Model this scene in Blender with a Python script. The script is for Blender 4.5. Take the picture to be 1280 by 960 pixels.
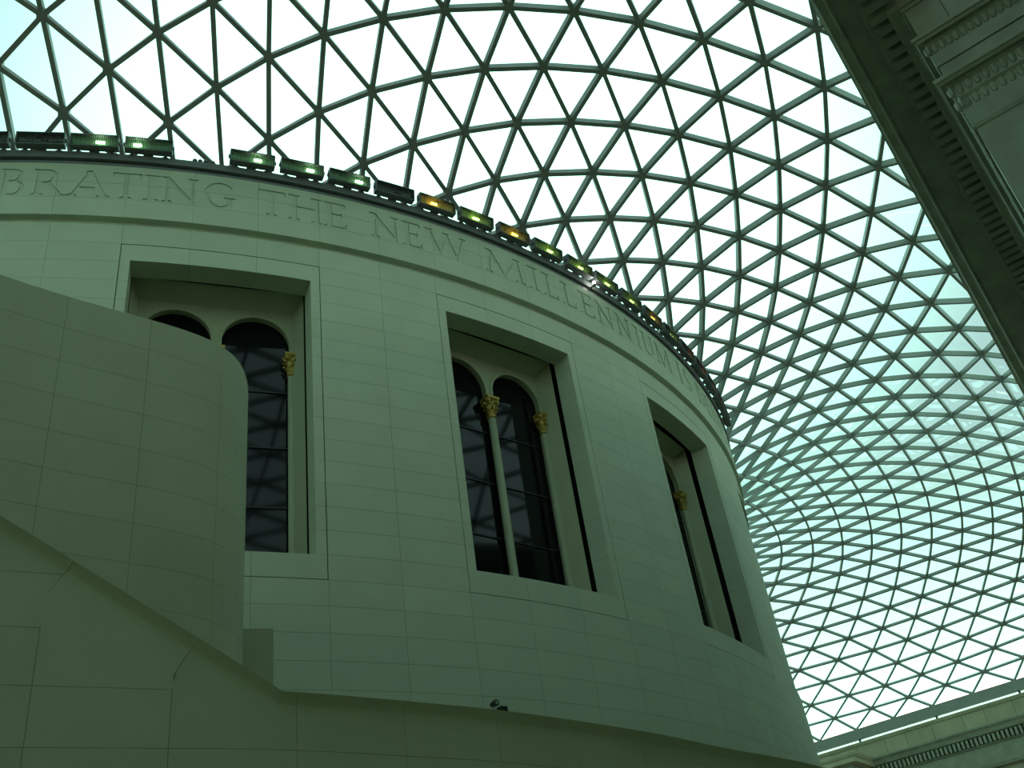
import bpy, math, random
from math import sin, cos, pi, radians as rad, degrees as deg, hypot, atan2, sqrt
from mathutils import Vector, Matrix
from mathutils.geometry import delaunay_2d_cdt

for o in list(bpy.data.objects):
    bpy.data.objects.remove(o)
SC = bpy.context.scene
COL = SC.collection
random.seed(7)

# ---------------------------------------------------------------- camera
CAM = Vector((0.0, -40.3455, 1.6))
YAW, PITCH, ROLL = 0.382956, 0.607304, -0.158728
FPX = 1270.644
fwd = Vector((sin(YAW)*cos(PITCH), cos(YAW)*cos(PITCH), sin(PITCH)))
r0 = Vector((cos(YAW), -sin(YAW), 0)); u0 = r0.cross(fwd)
rgt = cos(ROLL)*r0 + sin(ROLL)*u0
upv = -sin(ROLL)*r0 + cos(ROLL)*u0
cd = bpy.data.cameras.new('camera'); cam = bpy.data.objects.new('camera', cd); COL.objects.link(cam)
m = Matrix.Identity(4)
for i in range(3):
    m[i][0] = rgt[i]; m[i][1] = upv[i]; m[i][2] = -fwd[i]; m[i][3] = CAM[i]
cam.matrix_world = m
cd.sensor_fit = 'HORIZONTAL'; cd.sensor_width = 36.0; cd.lens = FPX/1280*36.0
cd.clip_start = 0.05; cd.clip_end = 500
SC.camera = cam

def to_px(p):
    d = Vector(p)-CAM
    z = d.dot(fwd)
    if z < 0.1: return None
    return 640+FPX*d.dot(rgt)/z, 480-FPX*d.dot(upv)/z, z

# ---------------------------------------------------------------- sky and exposure
SUN = Vector((0.261, 0.654, 0.71)).normalized()      # veiled sun behind the thin cloud
wd = bpy.data.worlds.new('sky'); SC.world = wd; wd.use_nodes = True
nt = wd.node_tree; N = nt.nodes; L = nt.links
bg = N['Background']
tc = N.new('ShaderNodeTexCoord')
dot = N.new('ShaderNodeVectorMath'); dot.operation = 'DOT_PRODUCT'; dot.inputs[1].default_value = SUN
L.new(tc.outputs['Generated'], dot.inputs[0])
mp = N.new('ShaderNodeMapRange'); mp.inputs[1].default_value = 0.875; mp.inputs[2].default_value = 0.985
mp.interpolation_type = 'SMOOTHSTEP'
L.new(dot.outputs['Value'], mp.inputs[0])
sep = N.new('ShaderNodeSeparateXYZ'); L.new(tc.outputs['Generated'], sep.inputs[0])
hz = N.new('ShaderNodeMapRange'); hz.interpolation_type = 'SMOOTHSTEP'
hz.inputs[1].default_value = 0.48; hz.inputs[2].default_value = 0.22; hz.inputs[3].default_value = 0; hz.inputs[4].default_value = 1
L.new(sep.outputs['Z'], hz.inputs[0])
nz = N.new('ShaderNodeTexNoise'); nz.inputs['Scale'].default_value = 2.2; nz.inputs['Detail'].default_value = 4
L.new(tc.outputs['Generated'], nz.inputs[0])
mixa = N.new('ShaderNodeMix'); mixa.data_type = 'RGBA'
mixa.inputs[6].default_value = (1.14, 0.78, 0.88, 1); mixa.inputs[7].default_value = (2.9, 2.5, 2.4, 1)
L.new(mp.outputs[0], mixa.inputs[0])
mixb = N.new('ShaderNodeMix'); mixb.data_type = 'RGBA'
L.new(hz.outputs[0], mixb.inputs[0]); L.new(mixa.outputs[2], mixb.inputs[6]); mixb.inputs[7].default_value = (2.5, 2.0, 1.9, 1)
mulc = N.new('ShaderNodeMix'); mulc.data_type = 'RGBA'; mulc.blend_type = 'MULTIPLY'; mulc.inputs[0].default_value = 1
cr = N.new('ShaderNodeMapRange'); cr.inputs[1].default_value = 0.3; cr.inputs[2].default_value = 0.7; cr.inputs[3].default_value = 0.95; cr.inputs[4].default_value = 1.05
L.new(nz.outputs[0], cr.inputs[0]); L.new(mixb.outputs[2], mulc.inputs[6]); L.new(cr.outputs[0], mulc.inputs[7])
L.new(mulc.outputs[2], bg.inputs[0]); bg.inputs[1].default_value = 1.0
vs = SC.view_settings
SC.display_settings.display_device = 'sRGB'
vs.view_transform = 'Standard'; vs.look = 'None'; vs.gamma = 1.0; vs.use_curve_mapping = False
vs.exposure = 0.16

# ---------------------------------------------------------------- materials
def mat(name, color, rough=0.6, metal=0.0, var=0.0, scale=3.0, bump=0.0, spec=0.5, objvar=0.0, emit=None, estr=0):
    mt = bpy.data.materials.new(name); mt.use_nodes = True
    t = mt.node_tree; n = t.nodes; l = t.links; b = n['Principled BSDF']
    b.inputs['Roughness'].default_value = rough; b.inputs['Metallic'].default_value = metal
    b.inputs['Specular IOR Level'].default_value = spec
    b.inputs['Base Color'].default_value = (*color, 1)
    if emit:
        b.inputs['Emission Color'].default_value = (*emit, 1); b.inputs['Emission Strength'].default_value = estr
    if var or objvar:
        geo = n.new('ShaderNodeNewGeometry')
        nz1 = n.new('ShaderNodeTexNoise'); nz1.inputs['Scale'].default_value = scale; nz1.inputs['Detail'].default_value = 6
        l.new(geo.outputs['Position'], nz1.inputs[0])
        mr = n.new('ShaderNodeMapRange'); mr.inputs[1].default_value = 0.25; mr.inputs[2].default_value = 0.75
        mr.inputs[3].default_value = 1-var; mr.inputs[4].default_value = 1+var
        l.new(nz1.outputs[0], mr.inputs[0])
        out = mr.outputs[0]
        if objvar:
            oi = n.new('ShaderNodeObjectInfo'); m2 = n.new('ShaderNodeMapRange')
            m2.inputs[3].default_value = 1-objvar; m2.inputs[4].default_value = 1+objvar
            l.new(oi.outputs['Random'], m2.inputs[0])
            mu = n.new('ShaderNodeMath'); mu.operation = 'MULTIPLY'; l.new(out, mu.inputs[0]); l.new(m2.outputs[0], mu.inputs[1]); out = mu.outputs[0]
        hs = n.new('ShaderNodeHueSaturation'); hs.inputs['Color'].default_value = (*color, 1)
        l.new(out, hs.inputs['Value']); l.new(hs.outputs[0], b.inputs['Base Color'])
        if bump:
            nb = n.new('ShaderNodeTexNoise'); nb.inputs['Scale'].default_value = scale*9; nb.inputs['Detail'].default_value = 4
            l.new(geo.outputs['Position'], nb.inputs[0])
            bp = n.new('ShaderNodeBump'); bp.inputs['Strength'].default_value = bump; bp.inputs['Distance'].default_value = 0.01
            l.new(nb.outputs[0], bp.inputs['Height']); l.new(bp.outputs[0], b.inputs['Normal'])
    return mt

def glass_mat(name, tint, gloss=0.06, rough=0.0):
    mt = bpy.data.materials.new(name); mt.use_nodes = True
    t = mt.node_tree; n = t.nodes; l = t.links
    n.remove(n['Principled BSDF']); out = n['Material Output']
    tr = n.new('ShaderNodeBsdfTransparent'); tr.inputs[0].default_value = (*tint, 1)
    gl = n.new('ShaderNodeBsdfGlossy'); gl.inputs['Roughness'].default_value = rough; gl.inputs[0].default_value = (1, 1, 1, 1)
    lw = n.new('ShaderNodeLayerWeight'); lw.inputs[0].default_value = 0.5
    pw = n.new('ShaderNodeMath'); pw.operation = 'POWER'; l.new(lw.outputs['Facing'], pw.inputs[0]); pw.inputs[1].default_value = 5.0
    mr = n.new('ShaderNodeMapRange'); l.new(pw.outputs[0], mr.inputs[0]); mr.inputs[3].default_value = 0.03; mr.inputs[4].default_value = 0.6
    mx = n.new('ShaderNodeMixShader'); l.new(mr.outputs[0], mx.inputs[0])
    l.new(tr.outputs[0], mx.inputs[1]); l.new(gl.outputs[0], mx.inputs[2]); l.new(mx.outputs[0], out.inputs[0])
    return mt

M_STONE = mat('pale_limestone', (0.485, 0.545, 0.41), 0.7, var=0.05, scale=1.3, bump=0.05, spec=0.25, objvar=0.025)
M_STONE2 = mat('honed_limestone', (0.435, 0.48, 0.325), 0.65, var=0.06, scale=1.1, bump=0.05, spec=0.25, objvar=0.02)
M_BACK = mat('joint_mortar', (0.37, 0.40, 0.30), 0.9, var=0.05)
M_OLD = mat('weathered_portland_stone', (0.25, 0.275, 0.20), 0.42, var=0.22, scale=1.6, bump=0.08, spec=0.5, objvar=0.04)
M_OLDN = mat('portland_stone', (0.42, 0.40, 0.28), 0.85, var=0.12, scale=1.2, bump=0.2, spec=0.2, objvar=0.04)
M_CREAM = mat('cream_paint', (0.36, 0.40, 0.26), 0.6, var=0.06, scale=2.0)
M_GILT = mat('gilding', (0.42, 0.30, 0.06), 0.45, metal=0.35, var=0.2, scale=20)
M_STEEL = mat('grey_painted_steel', (0.28, 0.31, 0.28), 0.45, var=0.05, spec=0.4)
M_DSTEEL = mat('dark_painted_steel', (0.16, 0.175, 0.17), 0.5, var=0.08)
M_BLACK = mat('black_enamel', (0.018, 0.018, 0.02), 0.5)
M_VOID = mat('void_shade_black', (0.02, 0.02, 0.02), 0.9)  # near-black colour stands in for the shade of unlit cavities
M_DGLASS = mat('dark_window_glass', (0.005, 0.006, 0.007), 0.05, spec=0.28)
M_FLOOR = mat('stone_floor', (0.30, 0.28, 0.20), 0.6, var=0.08)
M_COPPER = mat('green_copper', (0.25, 0.36, 0.30), 0.7, var=0.1)
M_ROOF = glass_mat('tinted_roof_glass', (0.63, 0.965, 0.885))
M_LAMP = mat('lit_lamp', (1, 1, 1), 0.3, emit=(1.0, 1.0, 0.92), estr=40)

# ---------------------------------------------------------------- helpers
def mesh(name, v, f, m, smooth=False):
    me = bpy.data.meshes.new(name); me.from_pydata([tuple(p) for p in v], [], f)
    me.materials.append(m)
    if smooth: me.polygons.foreach_set('use_smooth', [True]*len(me.polygons))
    me.update(); return me
def obj(name, v, f, m, parent=None, smooth=False, kind=None):
    o = bpy.data.objects.new(name, mesh(name, v, f, m, smooth)); COL.objects.link(o)
    if parent: o.parent = parent
    if kind: o['kind'] = kind
    return o
def tag(o, label, cat, group=None, kind=None):
    o['label'] = label; o['category'] = cat
    if group: o['group'] = group
    if kind: o['kind'] = kind
    return o
def empty(name, loc=(0, 0, 0), rz=0):
    o = bpy.data.objects.new(name, None); o.location = loc; o.rotation_euler = (0, 0, rz); o.empty_display_size = 0.2
    COL.objects.link(o); return o
class MB:
    def __init__(s): s.v = []; s.f = []
    def add(s, v, f):
        k = len(s.v); s.v += [tuple(p) for p in v]; s.f += [tuple(i+k for i in q) for q in f]
    def box(s, x0, y0, z0, x1, y1, z1):
        s.add([(x0, y0, z0), (x1, y0, z0), (x1, y1, z0), (x0, y1, z0), (x0, y0, z1), (x1, y0, z1), (x1, y1, z1), (x0, y1, z1)],
              [(0, 3, 2, 1), (4, 5, 6, 7), (0, 1, 5, 4), (1, 2, 6, 5), (2, 3, 7, 6), (3, 0, 4, 7)])
    def sweep(s, path_frames, prof, caps=True):
        """prof: list of 2D points; path_frames: list of functions 2D->3D"""
        n = len(prof); v = []; f = []
        for fr in path_frames: v += [fr(p) for p in prof]
        for i in range(len(path_frames)-1):
            for j in range(n):
                f.append((i*n+j, i*n+(j+1) % n, (i+1)*n+(j+1) % n, (i+1)*n+j))
        if caps:
            f.append(tuple(range(n-1, -1, -1))); e = (len(path_frames)-1)*n; f.append(tuple(e+j for j in range(n)))
        s.add(v, f)
    def lathe(s, c, prof, n=12, ax=None):
        v = []; f = []
        for r, z in prof:
            for k in range(n):
                a = 2*pi*k/n; v.append((c[0]+r*cos(a), c[1]+r*sin(a), c[2]+z))
        for i in range(len(prof)-1):
            for k in range(n): f.append((i*n+k, i*n+(k+1) % n, (i+1)*n+(k+1) % n, (i+1)*n+k))
        f.append(tuple(range(n-1, -1, -1))); f.append(tuple((len(prof)-1)*n+k for k in range(n)))
        s.add(v, f)
    def obj(s, name, m, parent=None, smooth=False, kind=None): return obj(name, s.v, s.f, m, parent, smooth, kind)
def pol(r, a, z): return (r*cos(a), r*sin(a), z)
def arc_slab(mb, a0, a1, z0, z1, ri, ro, n=None):
    n = n or max(1, int(math.ceil(deg(a1-a0)/1.25)))
    fr = [(lambda p, a=a0+(a1-a0)*i/n: pol(p[0], a, p[1])) for i in range(n+1)]
    mb.sweep(fr, [(ri, z0), (ro, z0), (ro, z1), (ri, z1)])
def arc_prof(mb, a0, a1, prof, step=1.0):
    n = max(1, int(math.ceil(deg(a1-a0)/step)))
    fr = [(lambda p, a=a0+(a1-a0)*i/n: pol(p[0], a, p[1])) for i in range(n+1)]
    mb.sweep(fr, prof)

# court frame: x east, y north measured from the drum's axis
AZ = 0.601489
UN = Vector((cos(AZ), sin(AZ), 0)); VE = Vector((sin(AZ), -cos(AZ), 0))     # north, east
def en(e, n, z=0.0): return Vector((e*VE.x+n*UN.x, e*VE.y+n*UN.y, z))
class EN(MB):
    def ebox(s, e0, n0, z0, e1, n1, z1):
        c = [(e0, n0), (e1, n0), (e1, n1), (e0, n1)]
        v = [en(e, n, z0) for e, n in c]+[en(e, n, z1) for e, n in c]
        s.add(v, [(0, 3, 2, 1), (4, 5, 6, 7), (0, 1, 5, 4), (1, 2, 6, 5), (2, 3, 7, 6), (3, 0, 4, 7)])

R = 22.991
PHI0 = rad(-88.341); BAY = rad(18); HW = rad(5.34); HO = rad(4.80)
Z_FT, Z_FB = 17.72, 9.89; NC = 15; CH = (Z_FT-Z_FB)/NC
OPT, OPB = 17.25, 10.40
Z_LEDGE, Z_RIM = 18.41, 20.01
RF = R*1.0046
G = 0.0028          # half joint

# ---------------------------------------------------------------- floor and outer walls
b = EN(); b.ebox(-36.6, -46, -0.3, 36.6, 51.2, 0.0)
tag(b.obj('floor', M_FLOOR), 'pale stone court floor below the view', 'floor', kind='structure')
b = EN(); b.ebox(-38, -46, 0, -36.65, 51, 18.5)
tag(b.obj('wall_west', M_OLDN), 'plain stone court wall behind the round building', 'wall', kind='structure')
b = EN(); b.ebox(-38, -47.5, 0, 38, -46.05, 18.5)
tag(b.obj('wall_south', M_OLDN), 'plain stone court wall behind the viewer', 'wall', kind='structure')
b = EN(); b.ebox(36.65, -46, 0, 38, 51, 18.5)
tag(b.obj('wall_east', M_OLDN), 'stone court wall behind the dark portico on the right', 'wall', kind='structure')

# ---------------------------------------------------------------- round building: wall, panels, windows
BAYS = range(-2, 5)          # windows built in full round the visible side
cols = []                    # (a0, a1, bay, inside frame?)
for k in range(-2, 5):
    c = PHI0+k*BAY
    for j in range(-1, 2):
        cols.append((c+j*HW*2/3-HW/3, c+j*HW*2/3+HW/3, k, True))
    w = (BAY-2*HW)/2
    for j in range(2):
        cols.append((c+HW+j*w, c+HW+(j+1)*w, k, False))
A_LO, A_HI = cols[0][0], cols[-1][1]
drum = MB()
RB = R-0.09
def ring_quad(mb, r, a0, a1, z0, z1):
    n = max(1, int(math.ceil(deg(a1-a0)/1.25))); v = []; f = []
    for i in range(n+1):
        a = a0+(a1-a0)*i/n; v += [pol(r, a, z0), pol(r, a, z1)]
    for i in range(n): f.append((2*i, 2*i+2, 2*i+3, 2*i+1))
    mb.add(v, f)
for a0, a1, k, ins in cols:
    if ins:
        ring_quad(drum, RB, a0, a1, 0, Z_FB); ring_quad(drum, RB, a0, a1, Z_FT, Z_RIM)
    else: ring_quad(drum, RB, a0, a1, 0, Z_RIM)
ring_quad(drum, RB, A_HI, A_LO+2*pi, 0, Z_RIM)
# flat ring closing the top of the wall
n = 180; v = []; f = []
for i in range(n):
    a = 2*pi*i/n; v += [pol(RB, a, Z_RIM), pol(22.15, a, Z_RIM)]
for i in range(n): j = (i+1) % n; f.append((2*i, 2*j, 2*j+1, 2*i+1))
drum.add(v, f)
WD = drum.obj('wall_drum', M_BACK)
tag(WD, 'tall round wall of pale limestone panels, the reading room drum', 'wall', kind='structure')
# inner lining, so that nothing shines through the slots
lin = MB(); 
nn = 120
ls = [pol(20.9, 2*pi*i/nn, z) for z in (0, 20.95) for i in range(nn)]
lin.add(ls, [(i, (i+1) % nn, nn+(i+1) % nn, nn+i) for i in range(nn)])
up = [pol(r, 2*pi*i/nn, 20.0) for r in (20.9, 22.9) for i in range(nn)]
lin.add(up, [(i, (i+1) % nn, nn+(i+1) % nn, nn+i) for i in range(nn)])
lin.obj('inner_lining', M_VOID, WD)

panels = []                  # (visible size, verts, faces)
def wall_panel(a0, a1, z0, z1):
    mb = MB(); g = G/R
    arc_slab(mb, a0+g, a1-g, z0+G, z1-G, RB-0.002, R)
    c = to_px(pol(R, (a0+a1)/2, (z0+z1)/2)); vis = 0
    if c:
        nrm = Vector((cos((a0+a1)/2), sin((a0+a1)/2), 0)); d = (CAM-Vector(pol(R, (a0+a1)/2, (z0+z1)/2))).normalized()
        if -40 < c[0] < 1320 and -40 < c[1] < 1000: vis = max(0, nrm.dot(d))*(a1-a0)*R*(z1-z0)/c[2]**2
    panels.append((vis, mb))
zs = [Z_FB-CH*i for i in range(1, 12)]
courses = [Z_FB-CH*i for i in range(0, 12)]
ZB0 = courses[-1]
for a0, a1, k, ins in cols:
    for i in range(11): wall_panel(a0, a1, courses[i+1], courses[i])
    wall_panel(a0, a1, Z_FT, Z_LEDGE-0.14)
    if not ins:
        for i in range(NC): wall_panel(a0, a1, Z_FB+CH*i, Z_FB+CH*(i+1))
panels.sort(key=lambda t: -t[0])
rest = MB()
for i, (vis, mb) in enumerate(panels):
    if i < 300 and vis > 0: mb.obj('stone_panel', M_STONE, WD)
    else: rest.add(mb.v, mb.f)
rest.obj('stone_panel', M_STONE, WD, kind='stuff')

# windows -------------------------------------------------------
def window(k, label):
    c = PHI0+k*BAY; W = empty('window_%d' % (k+2)); tag(W, label, 'window', kind='structure')
    g = G/R; sg = 0.016/R; SG = 0.016
    ro, ri = R-0.004, 22.44
    xs = [c-HW+sg, c-HW/3, c+HW/3, c+HW-sg]
    def stone(a0, a1, z0, z1):
        mb = MB(); arc_slab(mb, a0, a1, z0, z1, ri, ro); mb.obj('frame_stone', M_STONE, W)
    for i in range(3):
        l = xs[i]+(g if i else 0); r = xs[i+1]-(g if i < 2 else 0)
        stone(l, r, OPT, Z_FT-SG); stone(l, r, Z_FB+SG, OPB)
    zz = [OPB]+[Z_FB+CH*i for i in range(2, NC)]+[OPT]
    zz = [z for z in zz if OPB <= z <= OPT]
    zz = sorted(set(zz)); zz = [z for i, z in enumerate(zz) if i == 0 or z-zz[i-1] > 0.12]
    zz[-1] = OPT
    for i in range(len(zz)-1):
        stone(c-HW+sg, c-HO, zz[i]+G, zz[i+1]-G); stone(c+HO, c+HW-sg, zz[i]+G, zz[i+1]-G)
    # old window frame behind the cladding: local t (tangent), y (apothem), z
    nrm = Vector((cos(c), sin(c), 0)); tt = Vector((-sin(c), cos(c), 0))
    def P(t, ap, z): return nrm*ap+tt*t+Vector((0, 0, z))
    TO, TI = 1.87, 1.66; A0, A1 = 22.2, 21.78; TOPO, TOPI = 17.42, 17.12
    mb = MB()
    ext = 2.35; zb = 9.9
    # outer front board beyond the opening, splay, and returns
    def quad(p): mb.add(p, [(0, 1, 2, 3)])
    for s in (-1, 1):
        q = [P(s*TO, A0-.3, zb), P(s*TO, A0, zb), P(s*TO, A0, TOPO), P(s*TO, A0-.3, TOPO)]
        quad(q if s < 0 else q[::-1])
        q = [P(s*TO, A0, zb), P(s*TI, A1, zb), P(s*TI, A1, TOPI), P(s*TO, A0, TOPO)]
        quad(q if s < 0 else q[::-1])
    quad([P(-TO, A0, TOPO), P(-TI, A1, TOPI), P(TI, A1, TOPI), P(TO, A0, TOPO)])
    quad([P(-TO, A0, TOPO), P(TO, A0, TOPO), P(TO, A0-.3, TOPO), P(-TO, A0-.3, TOPO)])
    mb.obj('splayed_surround', M_CREAM, W)
    mb = MB()
    for s in (-1, 1):
        v = [P(s*1.9, 21.55, zb), P(s*3.0, 21.55, zb), P(s*3.0, 21.55, 19), P(s*1.9, 21.55, 19)]
        v += [P(s*3.0, 22.4, zb), P(s*3.0, 22.4, 19)]
        mb.add(v, [(0, 1, 2, 3), (1, 4, 5, 2)])
    mb.add([P(-1.9, 21.55, 17.45), P(1.9, 21.55, 17.45), P(1.9, 21.55, 19), P(-1.9, 21.55, 19)], [(0, 1, 2, 3)])
    mb.obj('cavity_shade_sheet', M_VOID, W)  # black sheets put the shade of the slot into colour
    # arched board, with thickness
    SPR, RA, TC = 16.17, 0.755, 0.86
    seg = 18; mb = MB(); lo = 15.9
    TH = 0.14
    def arch_ring(sc):
        return [(sc*TC+RA*cos(pi-pi*i/seg), SPR+RA*sin(pi-pi*i/seg)) for i in range(seg+1)]
    front = []
    for sc in (-1, 1):
        ring = [(ring_t, z) for ring_t, z in arch_ring(sc)]
        top = [(sc*TC-RA-(0 if sc > 0 else 0)+ (2*RA)*i/seg, TOPI) for i in range(seg+1)]
        if sc > 0: top[0] = (0, TOPI)
        else: top[-1] = (0, TOPI)
        if sc > 0: top[-1] = (TI, TOPI)
        else: top[0] = (-TI, TOPI)
        for yy, flip in ((A1, False), (A1-TH, True)):
            for i in range(seg):
                q = [P(ring[i][0], yy, ring[i][1]), P(ring[i+1][0], yy, ring[i+1][1]), P(top[i+1][0], yy, top[i+1][1]), P(top[i][0], yy, top[i][1])]
                mb.add(q if not flip else q[::-1], [(0, 1, 2, 3)])
        for i in range(seg):      # soffit of the arch
            q = [P(ring[i][0], A1, ring[i][1]), P(ring[i][0], A1-TH, ring[i][1]), P(ring[i+1][0], A1-TH, ring[i+1][1]), P(ring[i+1][0], A1, ring[i+1][1])]
            mb.add(q, [(0, 1, 2, 3)])
    def tbox(t0, t1, z0, z1, y0=A1, y1=A1-TH):
        v = [P(t0, y0, z0), P(t1, y0, z0), P(t1, y1, z0), P(t0, y1, z0), P(t0, y0, z1), P(t1, y0, z1), P(t1, y1, z1), P(t0, y1, z1)]
        mb.add(v, [(0, 1, 2, 3), (7, 6, 5, 4), (0, 4, 5, 1), (1, 5, 6, 2), (2, 6, 7, 3), (3, 7, 4, 0)])
    tbox(-TC+RA, TC-RA, lo, SPR+0.0); tbox(TC+RA, TI, 9.9, SPR); tbox(-TI, -TC-RA, 9.9, SPR)
    for yy in (A1, A1-TH):
        for s_ in (-1, 1):
            mb.add([P(0, yy, SPR), P(s_*(TC-RA), yy, SPR), P(0, yy, TOPI)], [(0, 1, 2)])
            mb.add([P(s_*(TC+RA), yy, SPR), P(s_*TI, yy, SPR), P(s_*TI, yy, TOPI)], [(0, 1, 2)])
    mb.obj('arched_board', M_CREAM, W)
    # raised moulding round each arch
    mb = MB()
    for sc in (-1, 1):
        frs = []
        for i in range(-1, seg+2):
            a = pi-pi*min(max(i, 0), seg)/seg; dz = -0.2 if i in (-1, seg+1) else 0
            def fr(p, a=a, dz=dz, sc=sc):
                rr = RA+p[0]; return P(sc*TC+rr*cos(a), A1+p[1], SPR+rr*sin(a)+dz)
            frs.append(fr)
        mb.sweep(frs, [(-0.012, -0.03), (-0.012, 0.025), (0.0, 0.04), (0.07, 0.03), (0.085, 0.0)])
    mb.obj('arch_moulding', M_CREAM, W, smooth=False)
    # colonnettes with gilded capitals
    def colonnette(t, r):
        o = P(t, A1-0.02, 0); mb = MB()
        mb.lathe(o, [(r*1.35, 9.95), (r*1.35, 10.5), (r, 10.6), (r*0.93, 15.36)], 14)
        co = mb.obj('colonnette', M_CREAM, W, smooth=True)
        mb = MB()
        mb.lathe(o, [(r*1.02, 15.34), (r*1.22, 15.36), (r*1.22, 15.40), (r*1.0, 15.42), (r*1.05, 15.6), (r*1.35, 15.78), (r*1.55, 15.86)], 14)
        for ring, (zz0, hh, rr, cnt) in enumerate(((15.42, .2, r*1.05, 8), (15.56, .22, r*1.18, 8), (15.7, .16, r*1.35, 8))):
            for q in range(cnt):
                a = 2*pi*(q+0.5*ring)/cnt; ca, sa = cos(a), sin(a); w = 0.045
                def lf(rad_, off, z): return (o[0]+rad_*ca-off*sa, o[1]+rad_*sa+off*ca, z)
                v = [lf(rr, -w*.6, zz0), lf(rr, w*.6, zz0), lf(rr+.03, w, zz0+hh*.55), lf(rr+.03, -w, zz0+hh*.55),
                     lf(rr+.085, w*.7, zz0+hh), lf(rr+.085, -w*.7, zz0+hh), lf(rr+.1, 0, zz0+hh*.82)]
                mb.add(v, [(0, 1, 2, 3), (3, 2, 4, 5), (4, 6, 5), (2, 6, 4), (3, 5, 6)])
        for q in range(4):        # corner volutes and abacus
            a = c+pi/4+q*pi/2; ca, sa = cos(a), sin(a)
            cc = (o[0]+r*1.75*ca, o[1]+r*1.75*sa, o[2]); mb.lathe(cc, [(0.02, 15.74), (0.055, 15.77), (0.055, 15.84), (0.03, 15.88)], 8)
        h = r*1.75
        v = [P(t-h, A1-0.02+h, 15.87), P(t+h, A1-0.02+h, 15.87), P(t+h, A1-0.02-h, 15.87), P(t-h, A1-0.02-h, 15.87)]
        v += [p+Vector((0, 0, 0.07)) for p in v]
        mb.add(v, [(0, 1, 2, 3), (7, 6, 5, 4), (0, 4, 5, 1), (1, 5, 6, 2), (2, 6, 7, 3), (3, 7, 4, 0)])
        mb.obj('capital', M_GILT, co)['label'] = 'gilded leafy capital'
    colonnette(0.0, 0.105); colonnette(TC+RA+0.035, 0.085); colonnette(-TC-RA-0.035, 0.085)
    for s in (-1, 1):
        mb = MB(); AG = A1-0.16
        t0, t1 = (0.02, TC+RA+.02) if s > 0 else (-TC-RA-.02, -0.02)
        v = [P(t0, AG, 9.9), P(t1, AG, 9.9), P(t1, AG, 17.1), P(t0, AG, 17.1)]; v += [p-nrm*0.02 for p in v]
        mb.add(v, [(0, 1, 2, 3), (7, 6, 5, 4), (0, 4, 5, 1), (1, 5, 6, 2), (2, 6, 7, 3), (3, 7, 4, 0)])
        gp = mb.obj('glass_pane', M_DGLASS, W)
        for z in (12.05, 13.5, 14.95):
            mb = MB(); v = [P(t0, AG+.03, z), P(t1, AG+.03, z), P(t1, AG+.03, z+.03), P(t0, AG+.03, z+.03)]; v += [p-nrm*0.028 for p in v]
            mb.add(v, [(0, 1, 2, 3), (7, 6, 5, 4), (0, 4, 5, 1), (1, 5, 6, 2), (2, 6, 7, 3), (3, 7, 4, 0)])
            mb.obj('glazing_bar', M_BLACK, gp)
    return W
WL = {-2: 'tall twin arched window two bays left of the staircase wall', -1: 'tall twin arched window just left of the frame, behind the staircase wall',
      0: 'leftmost deep set arched window, half hidden by the curved staircase wall', 1: 'middle deep set twin arched window with a gilded central capital',
      2: 'rightmost arched window seen at a sharp slant near the drum edge', 3: 'twin arched window turned out of sight round the drum', 4: 'twin arched window far round the drum'}
for k in range(-1, 4): window(k, WL[k])
for k in (-2, 4):
    mb = MB(); arc_slab(mb, PHI0+k*BAY-HW, PHI0+k*BAY+HW, Z_FB, Z_FT, RB-.3, RB-.2); mb.obj('window_blank', M_VOID, WD)

# frieze with the cut inscription ---------------------------------
FR = MB()
a_l, a_h = A_LO, A_HI
ring_pts = []
FB = RF-0.10
fz = [18.41, 18.95, 19.44, Z_RIM]
for a in (a_l,):
    nseg = int(deg(a_h-a_l)/1.2)
    arc_prof(FR, a_l, a_h, [(RB-.01, Z_LEDGE-0.14), (R-.004, Z_LEDGE-0.14), (R-.03, Z_LEDGE-.11), (R-.06, Z_LEDGE-.07), (R-.065, Z_LEDGE-.02), (R-.05, Z_LEDGE-.002), (RF-.002, Z_LEDGE), (RF-.002, Z_LEDGE+.002), (FB, Z_LEDGE+.004), (FB, Z_RIM-0.01), (RB-.01, Z_RIM-0.01)], 1.2)
TR = FR.obj('trim_1', M_STONE); tag(TR, 'projecting inscribed stone frieze round the top of the drum', 'frieze', kind='structure')

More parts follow.
